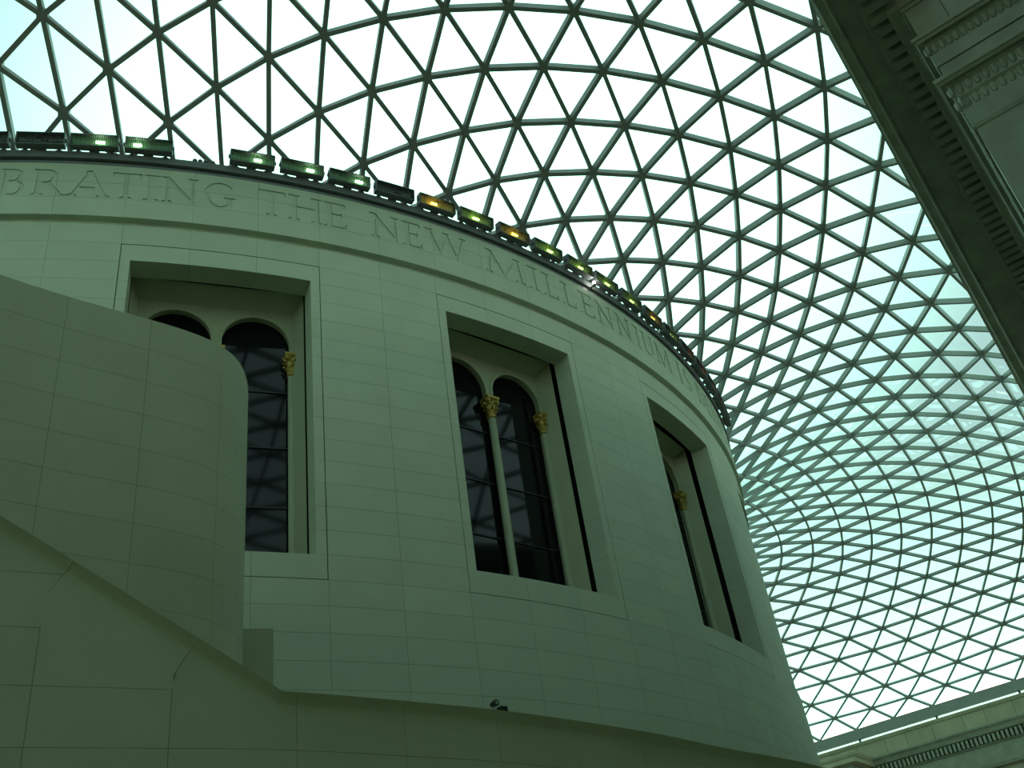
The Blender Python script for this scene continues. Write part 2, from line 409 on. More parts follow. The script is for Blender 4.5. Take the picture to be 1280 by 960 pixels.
def strokes(ch):
    """polygons in (x, y), y 0..1, and the advance width"""
    P_ = []
    def line(x0, y0, x1, y1, w):
        d = hypot(x1-x0, y1-y0); nx, ny = -(y1-y0)/d*w/2, (x1-x0)/d*w/2
        P_.append([(x0+nx, y0+ny), (x0-nx, y0-ny), (x1-nx, y1-ny), (x1+nx, y1+ny)])
    def rect(x0, y0, x1, y1): P_.append([(x0, y0), (x1, y0), (x1, y1), (x0, y1)])
    def serif(x, y, w=.15):
        if y < .5: P_.append([(x-w, 0), (x+w, 0), (x+w, .035), (x+.05, .07), (x-.05, .07), (x-w, .035)])
        else: P_.append([(x-w, .965), (x-.05, .93), (x+.05, .93), (x+w, .965), (x+w, 1), (x-w, 1)])
    def stem(x, w=.125): rect(x-w/2, 0, x+w/2, 1); serif(x, 0, w/2+.08); serif(x, 1, w/2+.08)
    def arc(cx, cy, rx, ry, a0, a1, thick, thin, n=10):
        for i in range(n):
            q = []
            for a in (a0+(a1-a0)*i/n, a0+(a1-a0)*(i+1)/n):
                t = thin+(thick-thin)*abs(cos(rad(a)))
                q.append(((cx+rx*cos(rad(a)), cy+ry*sin(rad(a))), (cx+(rx-t)*cos(rad(a)), cy+(ry-t)*sin(rad(a)))))
            P_.append([q[0][0], q[1][0], q[1][1], q[0][1]])
    T = .045; K = .12
    w = .6
    if ch == 'I': w = .3; stem(.15)
    elif ch == 'T':
        w = .75; stem(.375); rect(.03, .945, .72, 1); rect(.03, .82, .07, 1); rect(.68, .82, .72, 1)
    elif ch == 'H': w = .85; stem(.15); stem(.7); rect(.15, .5, .7, .55)
    elif ch == 'E':
        w = .58; stem(.15); rect(.15, .95, .52, 1); rect(.15, .5, .44, .55); rect(.15, 0, .55, .05); rect(.48, .85, .52, 1); rect(.41, .43, .44, .62); rect(.51, 0, .55, .17)
    elif ch == 'L': w = .55; stem(.15); rect(.15, 0, .52, .05); rect(.48, 0, .52, .19)
    elif ch == 'D': w = .78; stem(.15); rect(.1, .95, .36, 1); rect(.1, 0, .36, .05); arc(.34, .5, .4, .5, -90, 90, K+.02, .05, 14)
    elif ch == 'B':
        w = .66; stem(.15); rect(.1, .95, .34, 1); rect(.1, .515, .36, .56); rect(.1, 0, .36, .05)
        arc(.32, .757, .22, .243, -90, 90, K, .045); arc(.34, .28, .27, .28, -90, 90, K, .045)
    elif ch == 'R':
        w = .78; stem(.15); rect(.1, .95, .34, 1); rect(.1, .47, .36, .515); arc(.32, .737, .24, .265, -90, 90, K, .045)
        line(.34, .5, .66, .03, K); rect(.6, 0, .78, .04)
    elif ch == 'A':
        w = .86; line(.12, .02, .42, .98, .055); line(.40, 1.0, .72, .02, .125); rect(.22, .32, .62, .365); serif(.12, 0, .11); serif(.72, 0, .13); rect(.36, .965, .46, 1)
    elif ch == 'N':
        w = .86; line(.17, 0, .17, 1, .06); line(.7, 0, .7, 1, .06); line(.14, .98, .7, .03, .115); serif(.17, 0, .11); serif(.7, 1, .11); rect(.04, .96, .2, 1)
    elif ch == 'M':
        w = 1.08; line(.13, 0, .19, 1, .055); line(.87, 1, .94, 0, .125); line(.18, .98, .5, .02, .12); line(.5, 0, .86, 1, .055); serif(.13, 0, .1); serif(.94, 0, .13); rect(.08, .96, .22, 1); rect(.82, .96, 1.0, 1)
    elif ch == 'W':
        w = 1.2; line(.12, 1, .38, 0, .12); line(.38, 0, .62, 1, .05); line(.58, 1, .84, 0, .12); line(.84, 0, 1.08, 1, .05)
        serif(.12, 1, .12); serif(.6, 1, .1); serif(1.08, 1, .1)
    elif ch == 'U':
        w = .84; rect(.14, .33, .26, 1); rect(.64, .33, .69, 1); serif(.2, 1, .13); serif(.665, 1, .1); arc(.415, .33, .275, .33, 180, 360, .085, .07, 12)
    elif ch == 'G':
        w = .9; arc(.46, .5, .41, .5, 38, 322, .13, .05, 20); rect(.66, .06, .77, .42); rect(.56, .39, .86, .43)
    elif ch == 'C': w = .82; arc(.46, .5, .41, .5, 38, 322, .13, .05, 20)
    elif ch == 'O': w = .95; arc(.475, .5, .43, .5, 0, 360, .13, .05, 24)
    elif ch == 'S':
        w = .58; arc(.29, .745, .22, .255, 40, 250, .1, .05, 10); arc(.29, .26, .24, .26, -140, 85, .1, .05, 12)
        line(.2, .58, .42, .42, .12)
    return P_, w
TEXT = [('C', -105.1, -103.6), ('E', -103.3, -102.1), ('L', -101.9, -100.9+.1), ('E', -100.9+.05+0.0, -100.3)]
TEXT = [('C', -107.0, -105.4), ('E', -105.1, -103.9), ('L', -103.6, -102.5), ('E', -102.2, -101.0),
        ('B', -100.3, -98.85), ('R', -98.62, -96.85), ('A', -96.85, -94.5), ('T', -94.55, -92.9), ('I', -92.85, -91.95), ('N', -92.0, -89.8), ('G', -89.7, -87.75),
        ('T', -86.65, -84.95), ('H', -84.85, -82.8), ('E', -82.75, -81.25),
        ('N', -79.95, -77.8), ('E', -77.75, -76.35), ('W', -76.2, -73.1),
        ('M', -71.95, -68.55), ('I', -68.3, -67.3), ('L', -67.0, -65.55), ('L', -65.25, -63.85), ('E', -63.5, -61.95), ('N', -61.8, -59.75), ('N', -59.55, -57.6), ('I', -57.3, -56.45), ('U', -56.4, -54.35), ('M', -54.4, -51.9),
        ('I', -50.75, -50.0), ('S', -49.6, -48.2),
        ('D', -46.9, -45.1), ('E', -44.9, -43.6), ('D', -43.3, -41.5), ('I', -41.3, -40.5), ('C', -40.3, -38.5), ('A', -38.4, -36.3), ('T', -36.4, -34.8), ('E', -34.6, -33.3), ('D', -33.0, -31.2)]
LZ0, LZ1 = 18.99, 19.80
letter_polys = []
for li, (ch, p0, p1) in enumerate(TEXT):
    pp, w = strokes(ch); s0 = rad(p0)*RF; s1 = rad(p1)*RF
    letter_polys.append([[(s0+(s1-s0)*x/w, LZ0+(LZ1-LZ0)*y) for x, y in q] for q in pp])
letter_mesh = [MB() for _ in TEXT]
DEP = 0.032
def on(s, z, r): return pol(r, s/RF, z)
for a0, a1, k, ins in cols:
    for c in range(3):
        s0, s1, z0, z1 = a0*RF+G, a1*RF-G, fz[c]+G, fz[c+1]-G
        verts = []; faces = []; edges = []
        def addpoly(q):
            i0 = len(verts); verts.extend(Vector(p) for p in q); faces.append(list(range(i0, i0+len(q))))
        addpoly([(s0, z0), (s1, z0), (s1, z1), (s0, z1)])
        nsub = 4
        for i in range(1, nsub):
            s = s0+(s1-s0)*i/nsub; verts.extend([Vector((s, z0)), Vector((s, z1))]); edges.append((len(verts)-2, len(verts)-1))
        owner = {}
        for li, polys in enumerate(letter_polys):
            for q in polys:
                xs_ = [p[0] for p in q]; ys_ = [p[1] for p in q]
                if max(xs_) < s0 or min(xs_) > s1 or max(ys_) < z0 or min(ys_) > z1: continue
                area = sum(q[i][0]*q[(i+1) % len(q)][1]-q[(i+1) % len(q)][0]*q[i][1] for i in range(len(q)))
                qq = q if area > 0 else q[::-1]
                owner[len(faces)] = li; addpoly(qq)
        mb = MB()
        vo, eo, fo, ov, oe, of_ = delaunay_2d_cdt(verts, edges, faces, 0, 1e-5)
        fv = []; cuts = {}
        for fi, fc in enumerate(fo):
            src_f = of_[fi]
            cx = sum(vo[i][0] for i in fc)/len(fc); cy = sum(vo[i][1] for i in fc)/len(fc)
            if not (s0-1e-6 < cx < s1+1e-6 and z0-1e-6 < cy < z1+1e-6): continue
            own = [owner[x] for x in src_f if x in owner]
            if own: cuts[fi] = own[0]
            else: fv.append(tuple(fc))
        mb.add([on(p[0], p[1], RF) for p in vo], fv)
        # sides of the panel back to the frieze core, lower where a letter is cut
        def border(p, q): return max(abs(p[1]-z0), abs(q[1]-z0)) < 1e-4 or max(abs(p[1]-z1), abs(q[1]-z1)) < 1e-4 or max(abs(p[0]-s0), abs(q[0]-s0)) < 1e-4 or max(abs(p[0]-s1), abs(q[0]-s1)) < 1e-4
        for fc, rt_ in [(f_, RF) for f_ in fv]+[(fo[f_], RF-DEP) for f_ in cuts]:
            for i in range(len(fc)):
                p, q = vo[fc[i]], vo[fc[(i+1) % len(fc)]]
                if border(p, q): mb.add([on(p[0], p[1], rt_), on(p[0], p[1], FB-.01), on(q[0], q[1], FB-.01), on(q[0], q[1], rt_)], [(0, 1, 2, 3)])
        mb.obj('stone_panel', M_STONE, TR)
        # cut letters: floor and sides of the cut
        em = {}
        for fi in cuts:
            fc = fo[fi]
            for i in range(len(fc)): em[(fc[i], fc[(i+1) % len(fc)])] = fi
        for fi, li in cuts.items():
            fc = fo[fi]; lm = letter_mesh[li]
            lm.add([on(vo[i][0], vo[i][1], RF-DEP) for i in fc], [tuple(range(len(fc)))])
            for i in range(len(fc)):
                e = (fc[i], fc[(i+1) % len(fc)])
                if (e[1], e[0]) in em: continue
                p, q = vo[e[0]], vo[e[1]]
                if border(p, q): continue
                lm.add([on(p[0], p[1], RF-DEP), on(q[0], q[1], RF-DEP), on(q[0], q[1], RF), on(p[0], p[1], RF)], [(0, 3, 2, 1)])
for li, lm in enumerate(letter_mesh):
    if lm.v: lm.obj('letter', M_STONE, TR)['label'] = 'letter %s cut into the stone' % TEXT[li][0]

# steel gutter on the rim ---------------------------------------
gt = MB()
arc_prof(gt, A_LO, A_HI, [(22.5, 20.03), (RF-0.02, 20.035), (RF-0.02, 20.11), (RF-0.1, 20.12), (RF-0.1, 20.16), (RF+0.04, 20.17), (RF+0.05, 20.32), (RF+0.05, 20.36), (RF-0.02, 20.38), (RF-0.02, 20.33), (22.5, 20.2)], 1.0)
tag(gt.obj('trim_2', M_DSTEEL), 'dark steel gutter running along the top of the inscribed frieze', 'gutter', kind='structure')

# ---------------------------------------------------------------- floodlights along the rim
M_REFL = {'clear': mat('bright_reflector', (0.22, 0.42, 0.24), 0.35, metal=0.6), 'gold': mat('gold_reflector', (0.85, 0.66, 0.16), 0.42, metal=0.6),
          'lime': mat('lime_reflector', (0.62, 0.80, 0.28), 0.42, metal=0.6), 'amber': mat('amber_reflector', (0.85, 0.42, 0.14), 0.42, metal=0.6),
          'dark': mat('dull_reflector', (0.12, 0.13, 0.12), 0.3, metal=1.0)}
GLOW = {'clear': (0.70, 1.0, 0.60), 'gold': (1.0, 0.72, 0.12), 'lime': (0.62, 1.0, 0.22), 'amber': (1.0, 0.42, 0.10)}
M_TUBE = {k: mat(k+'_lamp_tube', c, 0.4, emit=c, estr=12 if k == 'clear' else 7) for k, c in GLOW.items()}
M_TUBE['dark'] = mat('unlit_lamp_tube', (0.2, 0.2, 0.2), 0.3)
FL, FH, FD, TAU = 1.04, 0.345, 0.19, rad(7)
def floodlight(phi_deg, kind, label, off=0.0):
    a = rad(phi_deg); rt = empty('floodlight', pol(RF-0.05, a, 20.38), a+pi/2)
    tag(rt, label, 'floodlight', 'floodlights along the drum rim')
    # local: x along the rim, y from the front glass backwards, z up; leaning outwards over the gutter
    def T(p): return (p[0], -0.31+p[1]*cos(TAU)-p[2]*sin(TAU), -0.03+p[1]*sin(TAU)+p[2]*cos(TAU))
    class TB(MB):
        def done(s, name, m_, kind=None, smooth=False):
            s.v = [T(p) for p in s.v]; return s.obj(name, m_, rt, smooth, kind)
    th = 0.02; x0, x1 = -FL/2, FL/2
    mb = TB()
    mb.box(x0, 0, FH-th, x1, FD, FH); mb.box(x0, 0, 0, x1, FD, th)
    mb.box(x0, 0, th, x0+th, FD, FH-th); mb.box(x1-th, 0, th, x1, FD, FH-th)
    mb.box(x0, FD-th, 0, x1, FD, FH)
    hs_ = mb.done('housing', M_DSTEEL)
    nx, nz_ = 14, 6; mb = TB(); v = []; f = []
    for i in range(nx+1):
        for j in range(nz_+1):
            u = -1+2*i/nx; w = -1+2*j/nz_
            v.append((u*(FL/2-.03), FD-0.03-0.09*(0.35*u*u+0.65*w*w), FH/2+w*(FH/2-.025)))
    for i in range(nx):
        for j in range(nz_):
            p = i*(nz_+1)+j; f.append((p, p+1, p+nz_+2, p+nz_+1))
    mb.add(v, f); mb.done('reflector', M_REFL[kind], smooth=True)
    mb = TB(); n = 8; fr = [(lambda p, x=x: (off+x, FD-.11+p[0], FH/2+p[1])) for x in (-.09, .09)]
    mb.sweep(fr, [(0.03*cos(2*pi*q/n), 0.03*sin(2*pi*q/n)) for q in range(n)]); mb.done('lamp_tube', M_TUBE[kind])
    mb = TB(); ns = 22
    for q in range(ns):
        x = x0+th+(FL-2*th)*(q+.5)/ns; mb.box(x-.005, 0.004, th, x+.005, .018, FH-th)
    mb.done('louver', M_BLACK, kind='stuff')
    for s in (-1, 1):
        mb = MB(); mb.box(s*.36-.03, -.135, 0, s*.36+.03, -.03, 0.10); mb.box(s*.36-.07, -.09, -.015, s*.36+.07, .1, 0.012); mb.obj('bracket', M_DSTEEL, rt)
    mb = MB(); mb.box(-.12, -.13, -.015, .1, -.05, 0)
    for x in (-.09, .0, .07): mb.box(x-.02, -.12, -.005, x+.02, -.06, 0.04+.015*(x == 0))
    mb.obj('clamp', M_DSTEEL, rt)
    for s in (-1, 1):
        mb = TB(); xx = s*(FL/2+.015); mb.box(xx-.02, .07, .14, xx+.02, .13, .21); mb.done('pivot_bolt', M_DSTEEL)
    return rt
OFFS = {-95.6: .12, -92.72: -.25, -87.0: .12, -84.1: .2, -81.2: .25, -75.34: -.08, -72.43: .0, -69.42: .05, -66.42: .1}
spots = [(-101.3, 'dark', 'leftmost floodlight, cut by the left picture edge'),
  (-98.4, 'dark', 'dark unlit floodlight above the letters B and R, second from the left edge'), (-95.6, 'clear', 'floodlight with a bluish glint above the letter A'),
  (-92.72, 'clear', 'floodlight with a bright green glint just left of the gap in the row'), (-87.0, 'clear', 'floodlight with the broadest white glint just right of the gap'),
  (-84.1, 'clear', 'floodlight with a narrow green glint above the letter H'), (-81.2, 'clear', 'green glinting floodlight left of the dark one above NEW'),
  (-78.27, 'dark', 'dark slatted floodlight above the letter N of NEW'), (-75.34, 'gold', 'golden floodlight above the W of NEW, first of the yellow ones'),
  (-72.43, 'lime', 'green tinted floodlight between two golden ones'), (-69.42, 'gold', 'second golden floodlight, above the M of MILLENNIUM'),
  (-66.42, 'lime', 'pale green floodlight above the double L'), (-63.36, 'lime', 'yellow green floodlight just left of the lit lamp'),
  (-60.45, 'lime', 'yellow green floodlight just right of the lit lamp'), (-57.45, 'lime', 'dark green floodlight second right of the lit lamp'),
  (-54.5, 'gold', 'olive floodlight third right of the lit lamp'), (-51.55, 'lime', 'blue green floodlight above the last M'),
  (-48.7, 'amber', 'first orange floodlight, just past the last M of MILLENNIUM'), (-45.8, 'amber', 'second orange floodlight, lower down the rim'),
  (-42.9, 'gold', 'third floodlight from the far right end of the row'), (-40.0, 'gold', 'second floodlight from the far right end of the row'), (-37.1, 'gold', 'rightmost floodlight at the far edge of the drum')]
for a, kd, lb in spots: floodlight(a, kd, lb, OFFS.get(a, 0.08))
# small lit lamp
lp = empty('rim_lamp', pol(RF+0.20, rad(-61.95), 20.12), rad(-61.95)+pi/2); tag(lp, 'small round lamp shining white under the floodlights on the rim', 'lamp')
mb = MB(); mb.lathe((0, 0, 0), [(.05, -.01), (.05, .05), (.03, .06)], 12); mb.box(-.02, 0, -.005, .02, .2, .03); mb.obj('socket', M_DSTEEL, lp)
mb = MB(); mb.lathe((0, 0, 0.06), [(.02, 0), (.04, .015), (.05, .045), (.04, .075), (.02, .09)], 14); mb.obj('bulb', M_LAMP, lp, smooth=True)
cb = MB()
for x in (-90.2, -89.9, -89.6, -89.2):
    cb.lathe(pol(RF-0.02, rad(x), 20.43), [(.05, 0), (.06, .03), (.03, .07)], 8)
tag(cb.obj('cable_gland', M_DSTEEL), 'small cable glands on the gutter in the gap between floodlights', 'fitting', kind='stuff')

# ---------------------------------------------------------------- glass roof
LAT = (
    '-9,-5,0,-2022;-8,-7,0,-2338;-8,-6,184,-2180;-8,-5,364,-2022;-7,-9,0,-2654;-7,-8,180,-2496;-7,-7,361,-2338;-7,-6,540,-2181;-7,-5,712,-2024;-7,-4,869,-1'
    '867;-6,-11,0,-2969;-6,-10,174,-2811;-6,-9,352,-2654;-6,-8,531,-2496;-6,-7,708,-2339;-6,-6,877,-2181;-6,-5,1034,-2025;-6,-4,1171,-1869;-6,-3,1282,-1715'
    ';-6,-2,1364,-1562;-5,-13,0,-3285;-5,-12,168,-3126;-5,-11,340,-2968;-5,-10,515,-2810;-5,-9,692,-2653;-5,-8,866,-2495;-5,-7,1032,-2338;-5,-6,1187,-2181;'
    '-5,-5,1322,-2025;-5,-4,1434,-1870;-5,-3,1516,-1715;-5,-2,1566,-1562;-5,-1,1591,-1409;-5,0,1603,-1256;-4,-15,0,-3605;-4,-14,161,-3444;-4,-13,327,-3284;'
    '-4,-12,497,-3125;-4,-11,670,-2966;-4,-10,843,-2808;-4,-9,1013,-2650;-4,-8,1177,-2493;-4,-7,1328,-2336;-4,-6,1462,-2179;-4,-5,1573,-2023;-4,-4,1656,-18'
    '67;-4,-3,1708,-1711;-4,-2,1729,-1555;-4,-1,1737,-1397;-4,0,1740,-1240;-4,1,1740,-1086;-3,-17,0,-3930;-3,-16,155,-3767;-3,-15,314,-3604;-3,-14,478,-344'
    '2;-3,-13,646,-3282;-3,-12,816,-3122;-3,-11,985,-2963;-3,-10,1152,-2804;-3,-9,1311,-2646;-3,-8,1459,-2488;-3,-7,1591,-2330;-3,-6,1701,-2173;-3,-5,1784,'
    '-2015;-3,-4,1837,-1858;-3,-3,1861,-1700;-3,-2,1869,-1537;-3,-1,1872,-1374;-3,0,1870,-1214;-3,1,1865,-1057;-3,2,1855,-903;-2,-19,0,-4263;-2,-18,149,-40'
    '96;-2,-17,303,-3930;-2,-16,461,-3765;-2,-15,623,-3601;-2,-14,788,-3439;-2,-13,954,-3277;-2,-12,1120,-3116;-2,-11,1282,-2956;-2,-10,1438,-2797;-2,-9,15'
    '82,-2637;-2,-8,1711,-2478;-2,-7,1820,-2319;-2,-6,1905,-2160;-2,-5,1962,-2000;-2,-4,1992,-1838;-2,-3,2003,-1673;-2,-2,2005,-1505;-2,-1,2003,-1339;-2,0,'
    '1997,-1176;-2,1,1986,-1015;-2,2,1971,-858;-2,3,1952,-706;-1,-21,0,-4603;-1,-20,144,-4432;-1,-19,293,-4263;-1,-18,446,-4095;-1,-17,603,-3928;-1,-16,763'
    ',-3762;-1,-15,925,-3597;-1,-14,1087,-3433;-1,-13,1249,-3270;-1,-12,1407,-3108;-1,-11,1558,-2946;-1,-10,1699,-2784;-1,-9,1826,-2623;-1,-8,1934,-2462;-1'
    ',-7,2020,-2300;-1,-6,2082,-2137;-1,-5,2119,-1972;-1,-4,2136,-1804;-1,-3,2141,-1633;-1,-2,2140,-1461;-1,-1,2134,-1293;-1,0,2121,-1125;-1,1,2104,-960;-1'
    ',2,2082,-799;-1,3,2057,-646;-1,4,2030,-502;-1,5,1999,-366;0,-21,282,-4603;0,-20,431,-4432;0,-19,584,-4262;0,-18,740,-4092;0,-17,897,-3924;0,-16,1056,-'
    '3756;0,-15,1215,-3590;0,-14,1373,-3424;0,-13,1527,-3259;0,-12,1674,-3094;0,-11,1812,-2930;0,-10,1936,-2766;0,-9,2044,-2601;0,-8,2132,-2436;0,-7,2197,-'
    '2270;0,-6,2241,-2101;0,-5,2266,-1930;0,-4,2276,-1756;0,-3,2277,-1581;0,-2,2272,-1406;0,-1,2260,-1233;0,0,2241,-1060;0,1,2216,-891;0,2,2187,-728;0,3,21'
    '56,-574;0,4,2121,-429;0,5,2083,-292;0,6,2043,-167;1,-21,563,-4603;1,-20,717,-4431;1,-19,872,-4259;1,-18,1029,-4089;1,-17,1185,-3918;1,-16,1341,-3749;1'
    ',-15,1494,-3580;1,-14,1644,-3411;1,-13,1787,-3243;1,-12,1921,-3076;1,-11,2043,-2908;1,-10,2150,-2739;1,-9,2239,-2570;1,-8,2309,-2400;1,-7,2358,-2227;1'
    ',-6,2390,-2053;1,-5,2407,-1875;1,-4,2413,-1696;1,-3,2410,-1516;1,-2,2400,-1337;1,-1,2382,-1158;1,0,2356,-981;1,1,2325,-809;1,2,2289,-645;1,3,2250,-489'
    ';1,4,2206,-342;1,5,2159,-205;1,6,2111,-80;1,7,2062,32;2,-21,845,-4603;2,-20,1002,-4429;2,-19,1157,-4256;2,-18,1312,-4083;2,-17,1464,-3910;2,-16,1614,-'
    '3738;2,-15,1760,-3565;2,-14,1899,-3394;2,-13,2029,-3222;2,-12,2149,-3049;2,-11,2254,-2877;2,-10,2344,-2703;2,-9,2416,-2528;2,-8,2471,-2351;2,-7,2508,-'
    '2172;2,-6,2532,-1990;2,-5,2543,-1807;2,-4,2546,-1622;2,-3,2539,-1437;2,-2,2524,-1253;2,-1,2500,-1070;2,0,2468,-889;2,1,2429,-715;2,2,2385,-547;2,3,233'
    '6,-389;2,4,2283,-240;2,5,2230,-103;2,6,2174,21;2,7,2117,133;2,8,2056,226;3,-21,1127,-4603;3,-20,1284,-4427;3,-19,1438,-4252;3,-18,1588,-4076;3,-17,173'
    '4,-3899;3,-16,1876,-3723;3,-15,2011,-3546;3,-14,2138,-3370;3,-13,2254,-3193;3,-12,2358,-3015;3,-11,2447,-2836;3,-10,2521,-2656;3,-9,2579,-2474;3,-8,26'
    '22,-2289;3,-7,2651,-2103;3,-6,2669,-1914;3,-5,2676,-1724;3,-4,2674,-1533;3,-3,2664,-1343;3,-2,2644,-1153;3,-1,2614,-966;3,0,2575,-782;3,1,2528,-605;3,'
    '2,2475,-434;3,3,2418,-274;3,4,2357,-125;3,5,2296,12;3,6,2232,138;3,7,2165,248;3,8,2095,340;3,9,2019,412;4,-21,1409,-4602;4,-20,1564,-4425;4,-19,1713,-'
    '4246;4,-18,1857,-4065;4,-17,1995,-3885;4,-16,2126,-3703;4,-15,2248,-3522;4,-14,2361,-3339;4,-13,2462,-3155;4,-12,2550,-2971;4,-11,2624,-2784;4,-10,268'
    '5,-2597;4,-9,2731,-2406;4,-8,2765,-2214;4,-7,2788,-2020;4,-6,2801,-1824;4,-5,2804,-1627;4,-4,2799,-1429;4,-3,2784,-1233;4,-2,2758,-1038;4,-1,2723,-847'
    ';4,0,2677,-660;4,1,2622,-479;4,2,2562,-307;4,3,2496,-146;4,4,2426,5;4,5,2355,143;4,6,2283,271;4,7,2207,379;4,8,2126,470;4,9,2040,542;4,10,1947,596;5,-'
    '21,1690,-4602;5,-20,1841,-4421;5,-19,1983,-4237;5,-18,2118,-4052;5,-17,2245,-3866;5,-16,2363,-3679;5,-15,2472,-3490;5,-14,2569,-3300;5,-13,2655,-3109;'
    '5,-12,2728,-2916;5,-11,2789,-2721;5,-10,2837,-2525;5,-9,2874,-2326;5,-8,2901,-2125;5,-7,2919,-1923;5,-6,2928,-1719;5,-5,2928,-1514;5,-4,2918,-1310;5,-'
    '3,2898,-1107;5,-2,2867,-908;5,-1,2825,-713;5,0,2772,-522;5,1,2710,-338;5,2,2642,-164;5,3,2569,-4;5,4,2490,150;5,5,2410,291;5,6,2327,416;5,7,2241,527;5'
    ',8,2149,618;5,9,2054,690;5,10,1950,749;6,-21,1972,-4602;6,-20,2115,-4416;6,-19,2248,-4227;6,-18,2371,-4036;6,-17,2485,-3842;6,-16,2589,-3647;6,-15,268'
    '2,-3450;6,-14,2763,-3251;6,-13,2834,-3051;6,-12,2894,-2849;6,-11,2942,-2645;6,-10,2981,-2440;6,-9,3010,-2232;6,-8,3032,-2022;6,-7,3045,-1811;6,-6,3050'
    ',-1599;6,-5,3046,-1387;6,-4,3032,-1175;6,-3,3007,-966;6,-2,2969,-761;6,-1,2920,-562;6,0,2860,-368;6,1,2791,-182;6,2,2715,-8;6,3,2634,156;6,4,2548,314;'
    '6,5,2457,457;6,6,2364,584;6,7,2266,695;6,8,2167,787;6,9,2062,860;6,10,1946,925;6,11,1816,992;7,-21,2254,-4602;7,-20,2387,-4410;7,-19,2507,-4214;7,-18,'
    '2616,-4015;7,-17,2714,-3813;7,-16,2802,-3608;7,-15,2878,-3401;7,-14,2944,-3192;7,-13,3001,-2982;7,-12,3048,-2770;7,-11,3086,-2557;7,-10,3117,-2341;7,-'
    '9,3140,-2124;7,-8,3156,-1905;7,-7,3165,-1685;7,-6,3167,-1465;7,-5,3160,-1245;7,-4,3142,-1026;7,-3,3110,-810;7,-2,3065,-599;7,-1,3008,-398;7,0,2940,-20'
    '2;7,1,2864,-15;7,2,2781,164;7,3,2692,339;7,4,2597,501;7,5,2498,644;7,6,2394,771;7,7,2288,884;7,8,2180,975;7,9,2063,1053;7,10,1933,1130;7,11,1787,1215;'
    '7,12,1626,1310;7,13,1450,1412;8,-21,2536,-4602;8,-20,2655,-4403;8,-19,2760,-4198;8,-18,2852,-3988;8,-17,2932,-3775;8,-16,3002,-3560;8,-15,3062,-3342;8'
    ',-14,3113,-3122;8,-13,3156,-2901;8,-12,3192,-2679;8,-11,3222,-2454;8,-10,3245,-2229;8,-9,3262,-2002;8,-8,3274,-1774;8,-7,3281,-1545;8,-6,3281,-1316;8,'
    '-5,3272,-1089;8,-4,3251,-864;8,-3,3214,-643;8,-2,3159,-429;8,-1,3092,-220;8,0,3016,-20;8,1,2931,172;8,2,2838,365;8,3,2740,545;8,4,2637,706;8,5,2528,85'
    '1;8,6,2416,981;8,7,2302,1093;8,8,2183,1188;8,9,2052,1275;8,10,1907,1369;8,11,1747,1472;8,12,1572,1583;8,13,1385,1694;8,14,1189,1797;8,15,983,1889;8,16'
    ',771,1968;8,17,553,2030;8,18,332,2074;8,19,111,2097;9,-21,2817,-4603;9,-20,2920,-4393;9,-19,3006,-4177;9,-18,3077,-3955;9,-17,3137,-3729;9,-16,3189,-3'
    '501;9,-15,3232,-3271;9,-14,3270,-3040;9,-13,3301,-2807;9,-12,3327,-2573;9,-11,3348,-2338;9,-10,3365,-2102;9,-9,3378,-1865;9,-8,3386,-1627;9,-7,3391,-1'
    '390;9,-6,3391,-1153;9,-5,3382,-918;9,-4,3362,-687;9,-3,3323,-460;9,-2,3262,-238;9,-1,3181,-23;9,0,3086,186;9,1,2988,393;9,2,2886,590;9,3,2780,770;9,4,'
    '2668,934;9,5,2550,1082;9,6,2429,1216;9,7,2305,1330;9,8,2173,1432;9,9,2029,1533;9,10,1869,1642;9,11,1696,1760;9,12,1511,1877;9,13,1317,1984;9,14,1114,2'
    '077;9,15,904,2155;9,16,685,2217;9,17,460,2262;9,18,231,2290;9,19,0,2299;10,-21,3099,-4603;10,-20,3180,-4381;10,-19,3241,-4149;10,-18,3289,-3912;10,-17'
    ',3329,-3672;10,-16,3362,-3430;10,-15,3390,-3188;10,-14,3414,-2944;10,-13,3434,-2699;10,-12,3451,-2454;10,-11,3465,-2207;10,-10,3476,-1960;10,-9,3484,-'
    '1712;10,-8,3491,-1465;10,-7,3495,-1218;10,-6,3496,-972;10,-5,3492,-729;10,-4,3475,-489;10,-3,3434,-252;10,-2,3359,-20;10,-1,3259,205;10,0,3148,424;10,'
    '1,3036,637;10,2,2924,835;10,3,2810,1018;10,4,2689,1186;10,5,2563,1340;10,6,2432,1480;10,7,2295,1601;10,8,2150,1713;10,9,1993,1825;10,10,1820,1946;10,1'
    '1,1637,2066;10,12,1446,2175;10,13,1247,2268;10,14,1040,2344;10,15,823,2404;10,16,596,2448;10,17,361,2477;10,18,121,2491;11,-21,3381,-4603;11,-20,3431,'
    '-4362;11,-19,3463,-4112;11,-18,3486,-3858;11,-17,3504,-3603;11,-16,3520,-3347;11,-15,3534,-3090;11,-14,3546,-2834;11,-13,3555,-2576;11,-12,3563,-2318;'
    '11,-11,3570,-2060;11,-10,3576,-1801;11,-9,3580,-1543;11,-8,3584,-1284;11,-7,3587,-1026;11,-6,3590,-770;11,-5,3592,-515;11,-4,3582,-263;11,-3,3527,-13;'
    '11,-2,3433,228;11,-1,3316,461;11,0,3194,686;11,1,3073,900;11,2,2954,1101;11,3,2831,1289;11,4,2702,1463;11,5,2566,1624;11,6,2423,1770;11,7,2274,1904;11'
    ',8,2116,2024;11,9,1946,2141;11,10,1765,2260;11,11,1577,2368;11,12,1383,2459;11,13,1181,2532;11,14,967,2588;11,15,741,2629;11,16,502,2658;11,17,253,267'
